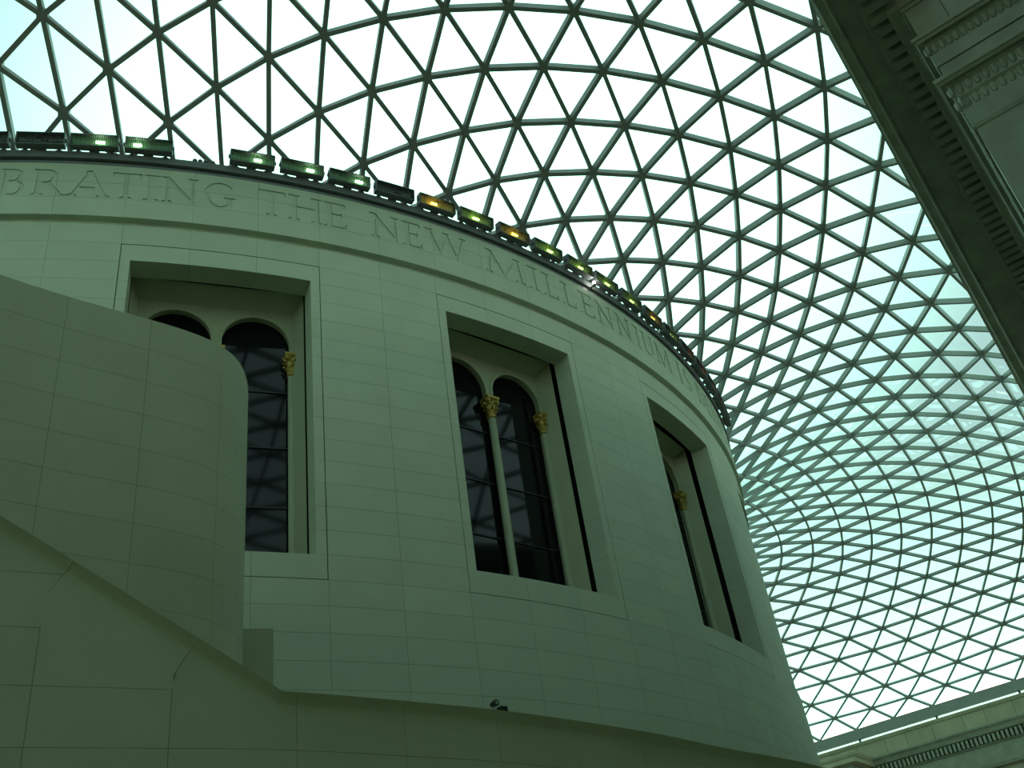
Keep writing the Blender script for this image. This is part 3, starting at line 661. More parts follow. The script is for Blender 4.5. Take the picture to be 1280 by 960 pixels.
    '4;11,18,0,2680;12,-21,3662,-4602;12,-20,3663,-4332;12,-19,3663,-4061;12,-18,3663,-3790;12,-17,3662,-3520;12,-16,3662,-3249;12,-15,3662,-2978;12,-14,36'
    '62,-2707;12,-13,3662,-2437;12,-12,3662,-2166;12,-11,3662,-1895;12,-10,3662,-1624;12,-9,3662,-1354;12,-8,3662,-1083;12,-7,3662,-812;12,-6,3662,-541;12,'
    '-5,3663,-271;12,-4,3662,0;12,-3,3582,259;12,-2,3471,504;12,-1,3349,741;12,0,3223,969;12,1,3098,1186;12,2,2971,1391;12,3,2841,1583;12,4,2703,1764;12,5,'
    '2559,1930;12,6,2406,2080;12,7,2245,2218;12,8,2076,2339;12,9,1898,2452;12,10,1712,2557;12,11,1521,2644;12,12,1324,2713;12,13,1116,2766;12,14,893,2804;1'
    '2,15,653,2831;12,16,398,2848;12,17,133,2856;13,-4,3663,301;13,-3,3591,551;13,-2,3485,797;13,-1,3364,1038;13,0,3237,1270;13,1,3109,1492;13,2,2978,1701;'
    '13,3,2840,1900;13,4,2695,2084;13,5,2542,2248;13,6,2380,2395;13,7,2212,2523;13,8,2036,2634;13,9,1852,2732;13,10,1664,2817;13,11,1471,2883;13,12,1269,29'
    '33;13,13,1052,2970;13,14,815,2995;13,15,556,3011;13,16,282,3019;13,17,0,3022;14,-4,3662,601;14,-3,3587,853;14,-2,3484,1104;14,-1,3366,1351;14,0,3240,1'
    '589;14,1,3109,1817;14,2,2972,2032;14,3,2828,2232;14,4,2677,2411;14,5,2517,2565;14,6,2350,2697;14,7,2176,2807;14,8,1995,2898;14,9,1809,2976;14,10,1618,'
    '3040;14,11,1422,3089;14,12,1213,3124;14,13,983,3148;14,14,726,3164;14,15,445,3173;14,16,150,3178;15,-4,3662,902;15,-3,3582,1161;15,-2,3479,1421;15,-1,'
    '3361,1676;15,0,3233,1922;15,1,3099,2156;15,2,2957,2375;15,3,2808,2569;15,4,2651,2733;15,5,2486,2868;15,6,2314,2977;15,7,2136,3063;15,8,1952,3133;15,9,'
    '1764,3190;15,10,1572,3236;15,11,1371,3271;15,12,1152,3295;15,13,903,3310;15,14,621,3320;15,15,316,3325;15,16,0,3326;16,-4,3662,1203;16,-3,3576,1475;16'
    ',-2,3470,1746;16,-1,3350,2011;16,0,3219,2264;16,1,3080,2501;16,2,2934,2714;16,3,2779,2895;16,4,2618,3038;16,5,2449,3148;16,6,2273,3232;16,7,2092,3297;'
    '16,8,1905,3347;16,9,1714,3385;16,10,1520,3416;16,11,1313,3439;16,12,1077,3454;16,13,804,3463;16,14,495,3469;16,15,167,3472;17,-4,3662,1504;17,-3,3570,'
    '1791;17,-2,3459,2075;17,-1,3335,2348;17,0,3200,2604;17,1,3056,2837;17,2,2904,3038;17,3,2744,3199;17,4,2578,3318;17,5,2405,3404;17,6,2226,3466;17,7,204'
    '0,3512;17,8,1849,3546;17,9,1657,3570;17,10,1459,3588;17,11,1240,3600;17,12,982,3608;17,13,681,3613;17,14,347,3616;17,15,0,3617;18,-4,3662,1804;18,-3,3'
    '563,2108;18,-2,3446,2402;18,-1,3316,2678;18,0,3175,2931;18,1,3025,3152;18,2,2867,3335;18,3,2702,3474;18,4,2532,3570;18,5,2354,3634;18,6,2170,3679;18,7'
    ',1979,3711;18,8,1785,3733;18,9,1589,3746;18,10,1383,3754;18,11,1146,3759;18,12,860,3762;18,13,532,3764;18,14,179,3766;19,-4,3662,2105;19,-3,3555,2423;'
    '19,-2,3431,2722;19,-1,3294,2995;19,0,3147,3237;19,1,2991,3441;19,2,2827,3601;19,3,2657,3717;19,4,2481,3792;19,5,2297,3840;19,6,2106,3874;19,7,1909,389'
    '7;19,8,1710,3911;19,9,1508,3917;19,10,1287,3919;19,11,1024,3919;19,12,713,3918;19,13,364,3917;19,14,0,3917;20,-4,3662,2406;20,-3,3546,2732;20,-2,3414,'
    '3028;20,-1,3270,3291;20,0,3116,3516;20,1,2953,3698;20,2,2783,3835;20,3,2607,3928;20,4,2423,3988;20,5,2232,4027;20,6,2033,4053;20,7,1829,4071;20,8,1623'
    ',4080;20,9,1409,4083;20,10,1168,4081;20,11,881,4077;20,12,548,4073;20,13,185,4071;21,-4,3662,2707;21,-3,3536,3033;21,-2,3396,3319;21,-1,3244,3565;21,0'
    ',3082,3768;21,1,2912,3926;21,2,2734,4040;21,3,2550,4117;21,4,2358,4166;21,5,2157,4198;21,6,1949,4220;21,7,1737,4235;21,8,1523,4243;21,9,1295,4242;21,1'
    '0,1032,4236;21,11,722,4229;21,12,370,4224;21,13,0,4222;22,-4,3663,3007;22,-3,3526,3324;22,-2,3376,3594;22,-1,3215,3817;22,0,3045,3995;22,1,2866,4129;2'
    '2,2,2679,4224;22,3,2484,4287;22,4,2281,4328;22,5,2070,4357;22,6,1853,4378;22,7,1633,4391;22,8,1409,4395;22,9,1167,4391;22,10,883,4383;22,11,552,4374;2'
    '2,12,187,4368;23,-4,3662,3308;23,-3,3515,3606;23,-2,3355,3852;23,-1,3183,4050;23,0,3002,4202;23,1,2812,4314;23,2,2613,4391;23,3,2406,4443;23,4,2192,44'
    '79;23,5,1970,4506;23,6,1744,4525;23,7,1517,4535;23,8,1283,4535;23,9,1025,4528;23,10,721,4517;23,11,371,4509;23,12,0,4505;24,-4,3662,3609;24,-3,3503,38'
    '81;24,-2,3331,4098;24,-1,3147,4267;24,0,2952,4393;24,1,2748,4483;24,2,2536,4545;24,3,2316,4588;24,4,2089,4619;24,5,1858,4643;24,6,1624,4659;24,7,1388,'
    '4665;24,8,1143,4662;24,9,868,4651;24,10,544,4640;24,11,184,4634;25,-4,3662,3910;25,-3,3490,4149;25,-2,3302,4333;25,-1,3103,4471;25,0,2892,4570;25,1,26'
    '72,4639;25,2,2445,4687;25,3,2212,4721;25,4,1974,4748;25,5,1732,4769;25,6,1489,4781;25,7,1245,4782;25,8,987,4774;25,9,694,4762;25,10,357,4753;25,11,0,4'
    '750;26,-4,3663,4210;26,-3,3473,4411;26,-2,3268,4558;26,-1,3050,4662;26,0,2821,4733;26,1,2584,4781;26,2,2341,4816;26,3,2094,4843;26,4,1844,4865;26,5,15'
    '93,4880;26,6,1343,4886;26,7,1088,4883;26,8,814,4873;26,9,506,4862;26,10,171,4856;27,-4,3663,4511;27,-3,3453,4667;27,-2,3225,4769;27,-1,2985,4835;27,0,'
    '2737,4879;27,1,2482,4909;27,2,2224,4932;27,3,1964,4951;27,4,1704,4966;27,5,1446,4975;27,6,1186,4976;27,7,917,4970;27,8,631,4961;27,9,321,4954;27,10,0,'
    '4951;28,-4,3663,4812;28,-3,3425,4907;28,-2,3171,4959;28,-1,2908,4988;28,0,2641,5006;28,1,2371,5020;28,2,2099,5032;28,3,1828,5042;28,4,1559,5049;28,5,1'
    '290,5052;28,6,1019,5051;28,7,741,5045;28,8,452,5040;28,9,151,5037;29,-4,3662,5112;29,-3,3381,5113;29,-2,3099,5113;29,-1,2817,5113;29,0,2536,5112;29,1,'
    '2254,5112;29,2,1972,5112;29,3,1690,5112;29,4,1409,5113;29,5,1127,5113;29,6,845,5113;29,7,563,5112;29,8,282,5112;29,9,0,5112')
A_, B_, CN, DS = 22.245, 36.625, 51.125, 46.025
def zroof(x, y):
    a, b, c, d = A_, B_, CN, DS; lam = .5; mu = 14
    x = min(max(x, -b+1e-4), b-1e-4); y = min(max(y, -d+1e-4), c-1e-4)
    r = hypot(x, y); th = atan2(y, x)
    psi = (1-x/b)*(1+x/b)*(1-y/c)*(1+y/d)
    eta = psi/((1-a*x/(r*b))*(1+a*x/(r*b))*(1-a*y/(r*c))*(1+a*y/(r*d)))
    z1 = (20.955-19.71)*eta+19.71
    al = (r/a-1)*psi; c2 = cos(2*th); s = sin(th)
    p = .5*(.5*(1-c2)+s); q = .5*(.5*(1-c2)-s)
    z2 = al*((1-lam)*((35+10*psi)/2*(1+c2)+12*(.5*(1-c2)+s)+(7.5+12*psi)/2*(.5*(1-c2)-s)-1.6)-5*(1+c2)+10*p*p*(1-3*al)+2.5*q*q*(r/a-1)**2)
    be = (1-a/r)/(hypot(b-x, c-y)/((b-x)*(c-y))+hypot(b-x, d+y)/((b-x)*(d+y))+hypot(b+x, c-y)/((b+x)*(c-y))+hypot(b+x, d+y)/((b+x)*(d+y)))
    e = math.exp
    z3 = be*(lam*(3.5/2*(1+c2)+1.5*(1-c2)+.3*s)+1.05*(e(-mu*(1-x/b))+e(-mu*(1+x/b)))*(e(-mu*(1-y/c))+e(-mu*(1+y/d))))
    return z1+z2+z3
dom = {}; 
for t in LAT.split(';'):
    i, j, e_, n_ = map(int, t.split(',')); dom[(i, j)] = (e_/100, n_/100)
def resolve(k):
    if k in dom: return (k, 1 if abs(dom[k][0]) > .02 else 0)
    i, j = k
    for mk in ((i, 47-i-j), (-23-i-j, j)):
        if mk in dom: return (mk, -1 if abs(dom[mk][0]) > .02 else 0)
    return None
def npos(key):
    (k, s) = key; e_, n_ = dom[k]; return (e_*(s if s else 0), n_)
tris = set(); edges_ = set()
for (i, j) in dom:
    for di, dj in ((0, 0), (-1, 0), (0, -1), (-1, -1)):
        for t in (((0, 0), (1, 0), (0, 1)), ((1, 1), (1, 0), (0, 1))):
            ks = [resolve((i+di+x, j+dj+y)) for x, y in t]
            if None in ks or len(set(ks)) < 3: continue
            pts = [npos(q) for q in ks]
            if max(hypot(pts[x][0]-pts[y][0], pts[x][1]-pts[y][1]) for x, y in ((0, 1), (1, 2), (0, 2))) > 5.2: continue
            for sg in (1, -1):
                kk = [(q[0], q[1]*sg) for q in ks]
                tris.add(frozenset(kk))
                for x, y in ((0, 1), (1, 2), (0, 2)): edges_.add(frozenset((kk[x], kk[y])))
RIN = 22.26
def n3(e_, n_):
    h = .05
    dx = (zroof(e_+h, n_)-zroof(e_-h, n_))/(2*h); dy = (zroof(e_, n_+h)-zroof(e_, n_-h))/(2*h)
    if abs(e_) > B_-.1 or n_ > CN-.1 or n_ < -DS+.1:
        e2 = max(-B_+.3, min(B_-.3, e_)); n2 = max(-DS+.3, min(CN-.3, n_))
        dx = (zroof(e2+h, n2)-zroof(e2-h, n2))/(2*h); dy = (zroof(e2, n2+h)-zroof(e2, n2-h))/(2*h)
    l = sqrt(dx*dx+dy*dy+1); v = en(-dx/l, -dy/l, 1/l); return v
_cache = {}
def P3(e_, n_):
    k = (round(e_, 4), round(n_, 4))
    if k not in _cache: _cache[k] = (en(e_, n_, zroof(e_, n_)), n3(e_, n_))
    return _cache[k]
def rr(p): return hypot(p[0], p[1])
def cut(p, q):
    lo_, hi_ = 0.0, 1.0           # p outside drum, q inside
    for _ in range(24):
        mdl = (lo_+hi_)/2; t = (p[0]+(q[0]-p[0])*mdl, p[1]+(q[1]-p[1])*mdl)
        if rr(t) > RIN: lo_ = mdl
        else: hi_ = mdl
    return (p[0]+(q[0]-p[0])*lo_, p[1]+(q[1]-p[1])*lo_)
def in_view(p, mrg=30):
    c = to_px(p)
    return c and -mrg < c[0] < 1280+mrg and -mrg < c[1] < 960+mrg
def hidden_by_drum(p):
    d = Vector((p[0]-CAM.x, p[1]-CAM.y)); l = d.length; d /= l
    bq = CAM.x*d.x+CAM.y*d.y; cq = CAM.x**2+CAM.y**2-22.9**2; D = bq*bq-cq
    if D <= 0: return False
    t = -bq-sqrt(D)
    if t < 0 or t > l: return False
    return CAM.z+(p[2]-CAM.z)*t/l < 20.4
ROOF = empty('ceiling'); tag(ROOF, 'curving glass and steel lattice roof of triangular panes', 'roof', kind='structure')
panes = []
GAP = 0.022
for t in tris:
    pts = [npos(q) for q in t]
    poly = []
    for a in range(3):
        p, q = pts[a], pts[(a+1) % 3]
        if rr(p) > RIN: poly.append(p)
        if (rr(p) > RIN) != (rr(q) > RIN): poly.append(cut(p, q) if rr(p) > RIN else cut(q, p))
    if len(poly) < 3: continue
    ce = (sum(p[0] for p in poly)/len(poly), sum(p[1] for p in poly)/len(poly))
    P0 = [P3(*p) for p in poly]
    cpt = sum((p for p, n_ in P0), Vector())/len(P0); nn_ = (P0[1][0]-P0[0][0]).cross(P0[2][0]-P0[0][0])
    if nn_.length < 1e-4: continue
    nn_.normalize()
    if nn_.z < 0: nn_ = -nn_; P0 = P0[::-1]
    top = []
    for p, _ in P0:
        d = cpt-p; l = d.length; top.append(p+d*min(.3, GAP*1.6/l)+nn_*0.13)
    n_ = len(top)
    v = top+[p-nn_*0.024 for p in top]
    f = [tuple(range(n_)), tuple(range(2*n_-1, n_-1, -1))]+[(i, n_+i, n_+(i+1) % n_, (i+1) % n_) for i in range(n_)]
    vis = 0
    c = to_px(cpt)
    if c and in_view(cpt) and not hidden_by_drum(cpt):
        vis = abs(nn_.dot((CAM-cpt).normalized()))/c[2]**2*((P0[1][0]-P0[0][0]).cross(P0[2][0]-P0[0][0])).length
    panes.append((vis, v, f))
panes.sort(key=lambda t: -t[0])
rest = MB()
for i, (vis, v, f) in enumerate(panes):
    if i < 300 and vis > 0: obj('roof_pane', v, f, M_ROOF, ROOF)
    else: rest.add(v, f)
rest.obj('roof_pane', M_ROOF, ROOF, kind='stuff')
BW, BD = 0.055, 0.10
beams = []; joints = {}
for ed in edges_:
    a, b_ = [npos(q) for q in ed]
    ins = [rr(a) > RIN, rr(b_) > RIN]
    if not any(ins): continue
    if (a[1] < -DS+.05 and b_[1] < -DS+.05) or (a[1] > CN-.05 and b_[1] > CN-.05) or (abs(a[0]) > B_-.05 and abs(b_[0]) > B_-.05): continue
    if not all(ins):
        if ins[0]: b_ = cut(a, b_)
        else: a = cut(b_, a)
    for q, okq in ((a, ins[0]), (b_, ins[1])):
        if rr(q) > RIN+.01: joints[(round(q[0], 3), round(q[1], 3))] = q
    (pa, na), (pb, nb) = P3(*a), P3(*b_)
    d = pb-pa; l = d.length
    if l < .15: continue
    d /= l; v = []
    for p, nrm in ((pa, na), (pb, nb)):
        sd = d.cross(nrm).normalized(); up_ = sd.cross(d).normalized()
        v += [p+sd*BW-up_*BD, p-sd*BW-up_*BD, p-sd*BW+up_*BD, p+sd*BW+up_*BD]
    f = [(0, 1, 5, 4), (1, 2, 6, 5), (2, 3, 7, 6), (3, 0, 4, 7), (3, 2, 1, 0), (4, 5, 6, 7)]
    mid = (pa+pb)/2; c = to_px(mid); vis = 0
    if c and in_view(mid, 60) and not hidden_by_drum(mid): vis = l/c[2]
    beams.append((vis, v, f))
beams.sort(key=lambda t: -t[0]); rest = MB()
for i, (vis, v, f) in enumerate(beams):
    if i < 300 and vis > 0: obj('steel_beam', v, f, M_STEEL, ROOF)
    else: rest.add(v, f)
rest.obj('steel_beam', M_STEEL, ROOF, kind='stuff')
js = []
for q in joints.values():
    p, nrm = P3(*q)
    if abs(q[0]) > B_-.05 or q[1] > CN-.05 or q[1] < -DS+.05: continue
    ax = nrm.cross(Vector((1, 0, 0))).normalized(); ay = nrm.cross(ax)
    rj = .135; v = []
    for h in (-.115, .105):
        for k in range(6): v.append(p+nrm*h+ax*(rj*cos(pi/3*k))+ay*(rj*sin(pi/3*k)))
    f = [(5, 4, 3, 2, 1, 0), (6, 7, 8, 9, 10, 11)]+[(k, (k+1) % 6, 6+(k+1) % 6, 6+k) for k in range(6)]
    c = to_px(p); js.append((1/c[2] if c and in_view(p) and not hidden_by_drum(p) else 0, v, f))
js.sort(key=lambda t: -t[0]); rest = MB()
for i, (vis, v, f) in enumerate(js):
    if i < 300 and vis > 0: obj('beam_joint', v, f, M_STEEL, ROOF)
    else: rest.add(v, f)
rest.obj('beam_joint', M_STEEL, ROOF, kind='stuff')
b = EN(); b.ebox(-36.6, 51.31, 18.84, 36.6, 51.33, 19.05); b.obj('added_tint_pane', M_ROOF, ROOF)  # pane added to tint the sky showing through the eaves gap
# edge beams on the rectangle and ring beam on the drum
for nm, box in (('edge_beam', (-36.9, 50.95, 19.02, 36.9, 51.35, 19.70)), ('edge_beam', (-36.9, -46.3, 19.02, 36.9, -45.9, 19.70)),
                ('edge_beam', (36.45, -46, 19.02, 36.85, 51, 19.70)), ('edge_beam', (-36.85, -46, 19.02, -36.45, 51, 19.70))):
    b = EN(); b.ebox(*box); b.obj(nm, M_STEEL, ROOF)
for q in range(-12, 13):
    e_ = q*2.817
    if q % 2: b = EN(); b.ebox(e_-.07, 51.15, 18.83, e_+.07, 51.3, 19.04); b.obj('bearing_post', M_DSTEEL, ROOF)
rb = MB(); fr = [(lambda p, a=2*pi*i/120: pol(p[0], a, p[1])) for i in range(121)]
rb.sweep(fr, [(22.1, 20.0), (22.27, 20.0), (22.27, 21.02), (22.1, 21.02)], caps=False); rb.obj('ring_beam', M_DSTEEL, ROOF)
dm = MB(); dv = []; 
for j in range(9):
    a = pi/2*j/9
    dv += [pol(21.9*cos(a), 2*pi*i/64, 20.3+7.5*(1-cos(a)**2)) for i in range(64)]
dv.append((0, 0, 27.8)); df = [(j*64+i, j*64+(i+1) % 64, (j+1)*64+(i+1) % 64, (j+1)*64+i) for j in range(8) for i in range(64)]
df += [(8*64+i, 8*64+(i+1) % 64, 9*64) for i in range(64)]
tag(obj('ceiling_dome', dv, df, M_COPPER, smooth=True), 'green copper dome over the round reading room, hidden behind its rim', 'dome', kind='structure')

# ---------------------------------------------------------------- stair walls
def lerp_path(pts, s):
    for a, b_ in zip(pts[:-1], pts[1:]):
        l = hypot(b_[0]-a[0], b_[1]-a[1])
        if s <= l or b_ is pts[-1]:
            t = s/l; return (a[0]+(b_[0]-a[0])*t, a[1]+(b_[1]-a[1])*t), ((b_[1]-a[1])/l, -(b_[0]-a[0])/l)
        s -= l
def smooth_path(pts, n=8):
    out = []
    P4 = [pts[0]]+pts+[pts[-1]]
    for i in range(1, len(P4)-2):
        p0, p1, p2, p3 = P4[i-1], P4[i], P4[i+1], P4[i+2]
        for k in range(n):
            t = k/n
            out.append(tuple(.5*((2*p1[c])+(-p0[c]+p2[c])*t+(2*p0[c]-5*p1[c]+4*p2[c]-p3[c])*t*t+(-p0[c]+3*p1[c]-3*p2[c]+p3[c])*t**3) for c in (0, 1)))
    out.append(pts[-1]); return out
def path_len(pts): return sum(hypot(b_[0]-a[0], b_[1]-a[1]) for a, b_ in zip(pts[:-1], pts[1:]))
def wall_core(mb, pts, z0, ztop, th, inset):
    """solid wall along pts, top given by ztop(s); outward normal is to the right of travel"""
    Ls = path_len(pts); n = int(Ls/.12); rows = []
    for i in range(n+1):
        s = Ls*i/n; (x, y), (nx, ny) = lerp_path(pts, s); zt = ztop(s)
        rows.append([(x-nx*inset, y-ny*inset, z0), (x-nx*inset, y-ny*inset, zt), (x-nx*th, y-ny*th, zt), (x-nx*th, y-ny*th, z0)])
    v = [p for r_ in rows for p in r_]; f = []
    for i in range(n):
        for j in range(4): f.append((i*4+j, (i+1)*4+j, (i+1)*4+(j+1) % 4, i*4+(j+1) % 4))
    f.append((3, 2, 1, 0)); f.append(tuple(n*4+j for j in range(4))); mb.add(v, f)
def facing_panel(pts, poly, dep, fn=None):
    """poly: outline in (s, z), split into narrow strips so that it follows the curve; fn(s,z) pushes the face outwards"""
    mb = MB(); s0 = min(p[0] for p in poly); s1 = max(p[0] for p in poly)
    n = max(2, int((s1-s0)/(.05 if fn else .2)))
    def span(s):
        zz = []
        for a, b_ in zip(poly, poly[1:]+poly[:1]):
            if (a[0]-s)*(b_[0]-s) <= 0 and abs(a[0]-b_[0]) > 1e-9:
                t = (s-a[0])/(b_[0]-a[0]); zz.append(a[1]+(b_[1]-a[1])*t)
        return (min(zz), max(zz)) if zz else None
    ss = sorted(set([s0+1e-5+(s1-s0-2e-5)*i/n for i in range(n+1)]+[min(max(p[0], s0+1e-5), s1-1e-5) for p in poly]))
    return mb, ss, span
def build_panel(pts, poly, dep, cove=None, ztop=None):
    mb, ss, span = facing_panel(pts, poly, dep, cove)
    rows = []
    for s in ss:
        sp = span(s)
        if not sp: continue
        (x, y), (nx, ny) = lerp_path(pts, s)
        zl, zh = sp
        zsl = [zl, zh]
        if cove and ztop(s)-zl > .001 and zh > ztop(s)-.10:
            zsl = [zl]+[ztop(s)-.10*(1-q/4) for q in range(5) if zl < ztop(s)-.10*(1-q/4) < zh]+[zh]
            zsl = zsl[:1]+[zsl[1]]*(7-len(zsl))+zsl[1:]
        elif cove: zsl = [zl]+[zh]*6
        row = []
        for z in zsl:
            o = 0
            if cove:
                u = max(0, 1-(ztop(s)-z)/.10); o = cove*u**1.3
            row.append((x+nx*o, y+ny*o, z))
        rows.append((row, (x-nx*dep, y-ny*dep, zl), (x-nx*dep, y-ny*dep, zh)))
    k = len(rows[0][0]); v = []; f = []
    for row, bl, bh in rows: v += row+[bh, bl]
    m_ = k+2
    for i in range(len(rows)-1):
        for j in range(m_): f.append((i*m_+j, (i+1)*m_+j, (i+1)*m_+(j+1) % m_, i*m_+(j+1) % m_))
    f.append(tuple(range(m_-1, -1, -1))); f.append(tuple((len(rows)-1)*m_+j for j in range(m_)))
    mb.add(v, f); return mb

# nearer, lower wall: level top on the right, sloping up to the left with the stair
LOW = smooth_path([(-6.0, -31.45), (-3.6, -31.35), (-2.4, -31.25), (-1.2, -31.08), (0, -30.88), (1.05, -30.68), (2.29, -30.3), (3.63, -29.82), (5.54, -28.92), (7.06, -28.06), (9.27, -26.84), (12.5, -24.6), (14.5, -22.6)])
SK = None
acc = 0
best = 1e9
for i, p in enumerate(LOW):
    if i: acc += hypot(p[0]-LOW[i-1][0], p[1]-LOW[i-1][1])
    dd = hypot(p[0]-1.07, p[1]+30.674)
    if dd < best: best = dd; SK = acc
SLOPE = 0.592; ZLOW = 5.0
def low_top(s): return ZLOW+max(0, SK-s)*SLOPE
WLOW = MB(); wall_core(WLOW, LOW, 0, lambda s: low_top(s)-.005, .42, .03)
WLOW = WLOW.obj('wall_stair_lower', M_BACK); tag(WLOW, 'nearest low stair wall of limestone across the bottom, its top sloping up to the left', 'wall', kind='structure')
LT = path_len(LOW); s_j = [SK+.17+1.16*q for q in range(-7, 40)]; s_j = [s for s in s_j if 0.05 < s < LT-.05]
zrows = [ZLOW-.522*q for q in range(0, 8)]
for q in range(1, 12): zrows.insert(0, ZLOW+.522*q)
zrows = sorted(zrows)
def kink(sj, z):
    zt = low_top(sj)
    return sj+SLOPE*max(0, z-(zt-.45)) if sj < SK-.25 else sj
def clip_slope(poly):
    out = []
    def h(p): return ZLOW+SLOPE*(SK-p[0])-p[1]
    for a, b_ in zip(poly, poly[1:]+poly[:1]):
        ha, hb = h(a), h(b_)
        if ha >= 0: out.append(a)
        if (ha > 0) != (hb > 0):
            t = ha/(ha-hb); out.append((a[0]+(b_[0]-a[0])*t, a[1]+(b_[1]-a[1])*t))
    return out
for a in range(len(s_j)-1):
    sl, sr = s_j[a], s_j[a+1]
    zmax = max(low_top(sl), ZLOW)+.3
    bots = [z for z in zrows if z > .8 and (z < low_top(sr)-.2 or z < ZLOW-.1)]
    for bi, zb_ in enumerate(bots):
        z0 = zb_+.002; z1 = bots[bi+1]-.002 if bi+1 < len(bots) else (ZLOW if low_top(sl) <= ZLOW+.001 else zmax)
        zl_ = sorted(set([z0, z1]+[z for z in (low_top(sl)-.45, low_top(sr)-.45) if z0 < z < z1]))
        poly = [(kink(sl, z)+.002, z) for z in zl_]+[(kink(sr, z)-.002, z) for z in reversed(zl_)]
        if z1 > ZLOW+.001: poly = clip_slope(poly) if sl < SK-.01 else [(p[0], min(p[1], ZLOW)) for p in poly]
        if z1 > ZLOW+.001 and sr > SK > sl:
            zc = low_top(sl)-SLOPE**2*.45/(1+SLOPE**2)
            poly = [(sl+.002, z0)]+([(sl+.002, low_top(sl)-.45)] if low_top(sl)-.45 > z0 else [])+[(kink(sl, zc)+.002, zc), (SK, ZLOW), (sr-.002, ZLOW), (sr-.002, z0)]
        if len(poly) < 3: continue
        build_panel(LOW, poly, .028, cove=.075, ztop=low_top).obj('stone_panel', M_STONE2, WLOW)

# farther, higher wall with a rounded end
UP = smooth_path([(-7.6, -31.9), (-5.0, -30.75), (-3.4, -30.05), (-2.3, -29.52), (-1.5, -29.19), (-.47, -28.84), (.0, -28.66), (.40, -28.44), (.70, -28.12), (.87, -27.72), (.95, -27.25), (.96, -26.75), (.86, -26.2), (.60, -25.7), (.2, -25.3)])
ZUP = 10.9
WUP = MB(); wall_core(WUP, UP, 0, lambda s: ZUP-.005, .40, .03)
WUP = WUP.obj('wall_stair_upper', M_BACK); tag(WUP, 'tall curved staircase wall with a rounded end, in front of the left window', 'wall', kind='structure')
LU = path_len(UP)
best = 1e9; acc = 0
for i, p in enumerate(UP):
    if i: acc += hypot(p[0]-UP[i-1][0], p[1]-UP[i-1][1])
    dd = hypot(p[0]+1.5, p[1]+29.19)
    if dd < best: best = dd; S1 = acc
sj = [0.02]+[s for s in [S1+1.09*q for q in range(-9, 12)] if .3 < s < LU-.3]+[LU-.02]
for a in range(len(sj)-1):
    for q in range(16):
        z1 = ZUP-.522*q-.002; z0 = ZUP-.522*(q+1)+.002
        if z0 < 2: continue
        build_panel(UP, [(sj[a]+.002, z0), (sj[a+1]-.002, z0), (sj[a+1]-.002, z1), (sj[a]+.002, z1)], .028).obj('stone_panel', M_STONE2, WUP)
# short pier in the shade behind the rounded end
pr = MB(); pr.box(.55, -25.75, 0, 1.50, -25.3, 7.72)
tag(pr.obj('wall_pier', M_STONE2), 'short stone pier in shade just behind the rounded wall end', 'pier', kind='structure')

# small fittings on top of the lower wall
def low_at(px_s): return lerp_path(LOW, px_s)
sdev = None; best = 1e9
for q in range(400):
    s = SK+q*.02; (x, y), nrm_ = low_at(s); c = to_px((x, y, ZLOW))
    if abs(c[0]-634) < best: best = abs(c[0]-634); sdev = s
(x, y), (nx, ny) = low_at(sdev)
t = empty('control_box', (x-nx*.06, y-ny*.06, ZLOW), atan2(ny, nx)+pi/2); tag(t, 'small black box standing on the top edge of the low wall', 'box')
mb = MB(); mb.box(-.045, -.04, -.005, .045, .04, .09); mb.obj('case', M_BLACK, t)
mb = MB()
for q in range(3): mb.box(-.035+.028*q, -.05, .01, -.02+.028*q, -.039, .08)
mb.obj('fin', M_BLACK, t, kind='stuff')
(x, y), (nx, ny) = low_at(sdev-.11)
t = empty('spotlight', (x-nx*.06, y-ny*.06, ZLOW), atan2(ny, nx)+pi/2); tag(t, 'tiny round spotlight on a stalk beside the black box', 'spotlight')
mb = MB(); mb.lathe((0, 0, 0), [(.035, -.005), (.035, .012), (.008, .016), (.008, .09)], 10); mb.obj('stalk', M_STEEL, t)
mb = MB(); n = 12; fr = [(lambda p, yy=yy, k=k: (p[0]*k, yy, .115+p[1]*k)) for yy, k in ((-.05, 1.0), (-.03, 1.0), (.04, .75))]
mb.sweep(fr, [(0.036*cos(2*pi*q/n), 0.036*sin(2*pi*q/n)) for q in range(n)]); mb.obj('head', M_BLACK, t, smooth=False)
mb = MB(); fr = [(lambda p, yy=yy: (p[0], yy, .115+p[1])) for yy in (-.054, -.0505)]
mb.sweep(fr, [(0.022*cos(2*pi*q/n), 0.022*sin(2*pi*q/n)) for q in range(n)]); mb.obj('lens', M_STEEL, t)

# ---------------------------------------------------------------- north wall with parapet and cornice, far right
NW = EN(); NW.ebox(-37, 51.5, 0, 37, 52.6, 18.7)
NW = NW.obj('wall_north', M_OLDN); tag(NW, 'far classical stone wall with parapet and dentil cornice, bottom right corner', 'wall', kind='structure')
e_ = -36.0; k = 0
while e_ < 36:
    w = (2.1, 1.5, 1.9)[k % 3]; k += 1
    b = EN(); b.ebox(e_+.012, 51.28, 17.58, e_+w-.012, 51.55, 18.64); b.obj('parapet_stone', M_OLDN, NW); e_ += w
def extr_e(prof, e0, e1):
    mb = MB(); mb.sweep([lambda p: en(e0, p[0], p[1]), lambda p: en(e1, p[0], p[1])], prof); return mb
extr_e([(51.2, 18.64), (51.6, 18.64), (51.6, 18.86), (51.13, 18.86), (51.13, 18.78)], -36.5, 36.5).obj('coping', M_OLDN, NW)
extr_e([(50.75, 17.55), (50.75, 17.45), (50.9, 17.3), (50.98, 17.05), (51.25, 16.98), (51.55, 16.98), (51.55, 17.6), (51.2, 17.6)], -36.5, 36.5).obj('cornice', M_OLD, NW)
dn = EN(); e_ = -36
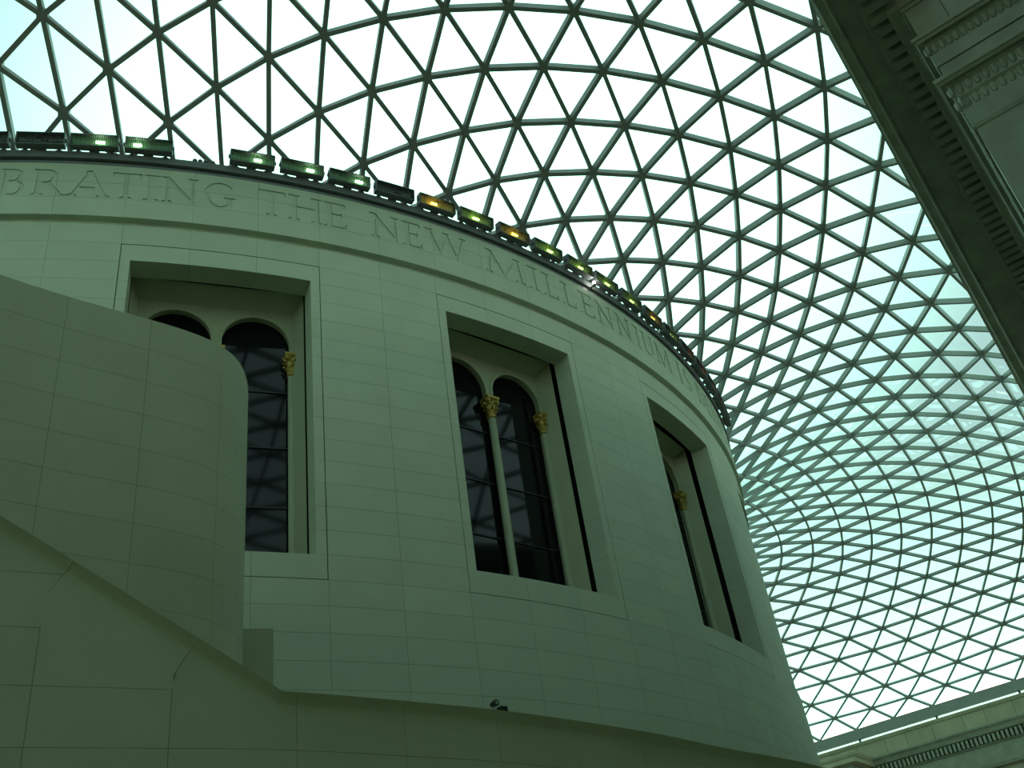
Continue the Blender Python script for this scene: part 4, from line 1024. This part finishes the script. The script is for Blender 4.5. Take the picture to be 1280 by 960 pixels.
while e_ < 36: dn.ebox(e_, 51.0, 16.5, e_+.16, 51.55, 16.98); e_ += .295
dn.obj('dentil', M_OLD, NW, kind='stuff')
extr_e([(51.22, 16.38), (51.55, 16.38), (51.55, 16.5), (51.15, 16.5)], -36.5, 36.5).obj('moulding', M_OLD, NW)
extr_e([(51.3, 15.2), (51.55, 15.2), (51.55, 16.38), (51.3, 16.38)], -36.5, 36.5).obj('frieze_band', M_OLD, NW)
extr_e([(51.15, 15.0), (51.55, 15.0), (51.55, 15.2), (51.1, 15.2)], -36.5, 36.5).obj('taenia', M_OLD, NW)
# north portico
NP = EN(); NP.ebox(-8.3, 48.2, 0, 8.35, 51.6, 16.4)
NP = NP.obj('wall_north_portico', M_OLDN); tag(NP, 'projecting portico block of the far wall, peeping out beside the drum', 'portico', kind='structure')
def portico_ring(name, prof, m_):
    """prof: (offset outwards, z) swept round the three free sides"""
    mb = MB(); cs = [(-8.35, 51.6, -1, 0), (-8.35, 48.15, -1, -1), (8.35, 48.15, 1, -1), (8.35, 51.6, 1, 0)]
    mb.sweep([(lambda p, c=c: en(c[0]+c[2]*p[0], c[1]+c[3]*p[0], p[1])) for c in cs], prof); mb.obj(name, m_, NP)
portico_ring('cornice', [(-.3, 16.95), (.28, 16.95), (.34, 17.02), (.5, 17.05), (.52, 17.0), (.58, 17.0), (.58, 17.28), (.66, 17.36), (.72, 17.5), (.72, 17.62), (-.3, 17.8)], M_OLDN)
portico_ring('dentil_band', [(-.3, 16.45), (.12, 16.45), (.2, 17.0), (-.3, 17.0)], M_OLD)

# ---------------------------------------------------------------- east portico, upper right corner
EP = EN(); EP.ebox(33.46, -8.15, 0, 36.7, 14.0, 13.7)
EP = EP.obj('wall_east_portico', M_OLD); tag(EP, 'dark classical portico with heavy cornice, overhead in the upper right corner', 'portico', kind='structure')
N0, N1 = -11.5, 14.0
def fan(eA, eB, n): return eA+(eB-eA)*(n+9.0)/17.0          # line from n=-9 to n=8
def edge_prof(name, prof, m_, n0=N0, n1=N1):
    """prof: (east at n=-9, east at n=8, z)"""
    mb = MB(); mb.sweep([(lambda p, n=n: en(fan(p[0], p[1], n), n, p[2])) for n in (n0, n1)], prof); return mb.obj(name, m_, EP)
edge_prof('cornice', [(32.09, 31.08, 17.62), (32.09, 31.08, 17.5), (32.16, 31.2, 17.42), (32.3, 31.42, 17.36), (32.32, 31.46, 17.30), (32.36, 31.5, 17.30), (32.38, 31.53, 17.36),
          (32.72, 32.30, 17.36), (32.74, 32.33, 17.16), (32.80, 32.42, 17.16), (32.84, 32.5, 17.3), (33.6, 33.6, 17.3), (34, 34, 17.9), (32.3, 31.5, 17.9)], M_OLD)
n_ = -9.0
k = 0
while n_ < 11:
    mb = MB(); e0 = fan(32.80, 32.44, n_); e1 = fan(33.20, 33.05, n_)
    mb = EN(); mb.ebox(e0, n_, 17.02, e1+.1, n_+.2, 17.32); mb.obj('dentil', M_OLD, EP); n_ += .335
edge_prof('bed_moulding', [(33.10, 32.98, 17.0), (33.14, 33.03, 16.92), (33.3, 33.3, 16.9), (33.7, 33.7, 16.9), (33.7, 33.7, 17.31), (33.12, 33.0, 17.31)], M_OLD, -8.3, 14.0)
# bands that run along the court face and return along the south face: (offset from the body, z)
BE, BN = 33.37, -8.2
def band(name, prof, m_=None):
    mb = MB(); cs = [(36.7, BN, 0, -1), (BE, BN, -1, -1), (BE, 14.0, -1, 0)]
    mb.sweep([(lambda p, c=c: en(c[0]+c[2]*p[0], c[1]+c[3]*p[0], p[1])) for c in cs], prof); return mb.obj(name, m_ or M_OLD, EP)
# main frieze blocks of the south face
for e0, e1 in ((33.37, 33.95), (33.962, 35.2), (35.212, 36.7)):
    b = EN(); b.ebox(e0, -8.2, 16.0, e1, -7.0, 16.92); b.obj('frieze_stone', M_OLD, EP)
b = EN(); b.ebox(33.38, -6.99, 16.0, 34.6, 14, 16.92); b.obj('frieze_stone', M_OLD, EP)
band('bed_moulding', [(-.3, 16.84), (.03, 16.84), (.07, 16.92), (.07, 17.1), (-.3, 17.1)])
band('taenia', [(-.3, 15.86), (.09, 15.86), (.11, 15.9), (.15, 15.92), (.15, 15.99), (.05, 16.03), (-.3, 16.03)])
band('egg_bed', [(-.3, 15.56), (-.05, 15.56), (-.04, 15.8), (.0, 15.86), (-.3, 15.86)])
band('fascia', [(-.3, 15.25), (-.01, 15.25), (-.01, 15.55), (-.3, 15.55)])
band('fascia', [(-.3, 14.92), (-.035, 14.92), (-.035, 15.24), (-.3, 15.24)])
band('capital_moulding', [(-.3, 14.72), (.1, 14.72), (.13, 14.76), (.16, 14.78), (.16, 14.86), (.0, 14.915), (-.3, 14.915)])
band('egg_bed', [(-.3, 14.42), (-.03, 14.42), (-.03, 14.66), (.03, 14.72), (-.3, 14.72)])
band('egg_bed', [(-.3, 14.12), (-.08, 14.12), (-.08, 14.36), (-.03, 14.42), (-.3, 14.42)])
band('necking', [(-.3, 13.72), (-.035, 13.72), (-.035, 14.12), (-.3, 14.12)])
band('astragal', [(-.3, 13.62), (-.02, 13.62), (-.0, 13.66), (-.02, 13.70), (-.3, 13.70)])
def eggs(z, off, h, step):
    mb = MB()
    def egg(p, nx_, tx):
        pr_ = [(.0, -h/2), (h*.17, -h*.3), (h*.22, 0), (h*.19, h*.3), (0, h/2)]
        ns = 4; v = []; f = []
        for i, (r_, zz) in enumerate(pr_):
            for q in range(ns+1):
                a = pi*q/ns; v.append(p+tx*(r_*cos(a))+nx_*(r_*sin(a)*.8)+Vector((0, 0, zz)))
        for i in range(len(pr_)-1):
            for q in range(ns): f.append((i*(ns+1)+q, i*(ns+1)+q+1, (i+1)*(ns+1)+q+1, (i+1)*(ns+1)+q))
        mb.add(v, f)
    e = BE+.0
    while e < 36: egg(en(e, BN-off, z), -UN, VE); e += step
    n = BN
    while n < 9: egg(en(BE-off, n, z), -VE, -UN); n += step
    mb.obj('egg_and_dart', M_OLD, EP, kind='stuff')
eggs(15.70, -.04, .26, .13); eggs(14.57, -.03, .27, .15); eggs(14.27, -.08, .27, .15)
for e0, e1 in ((33.43, 36.7),):
    b = EN(); b.ebox(e0, -8.165, 8, e1, -7.0, 13.62); b.obj('pilaster', M_OLD, EP)
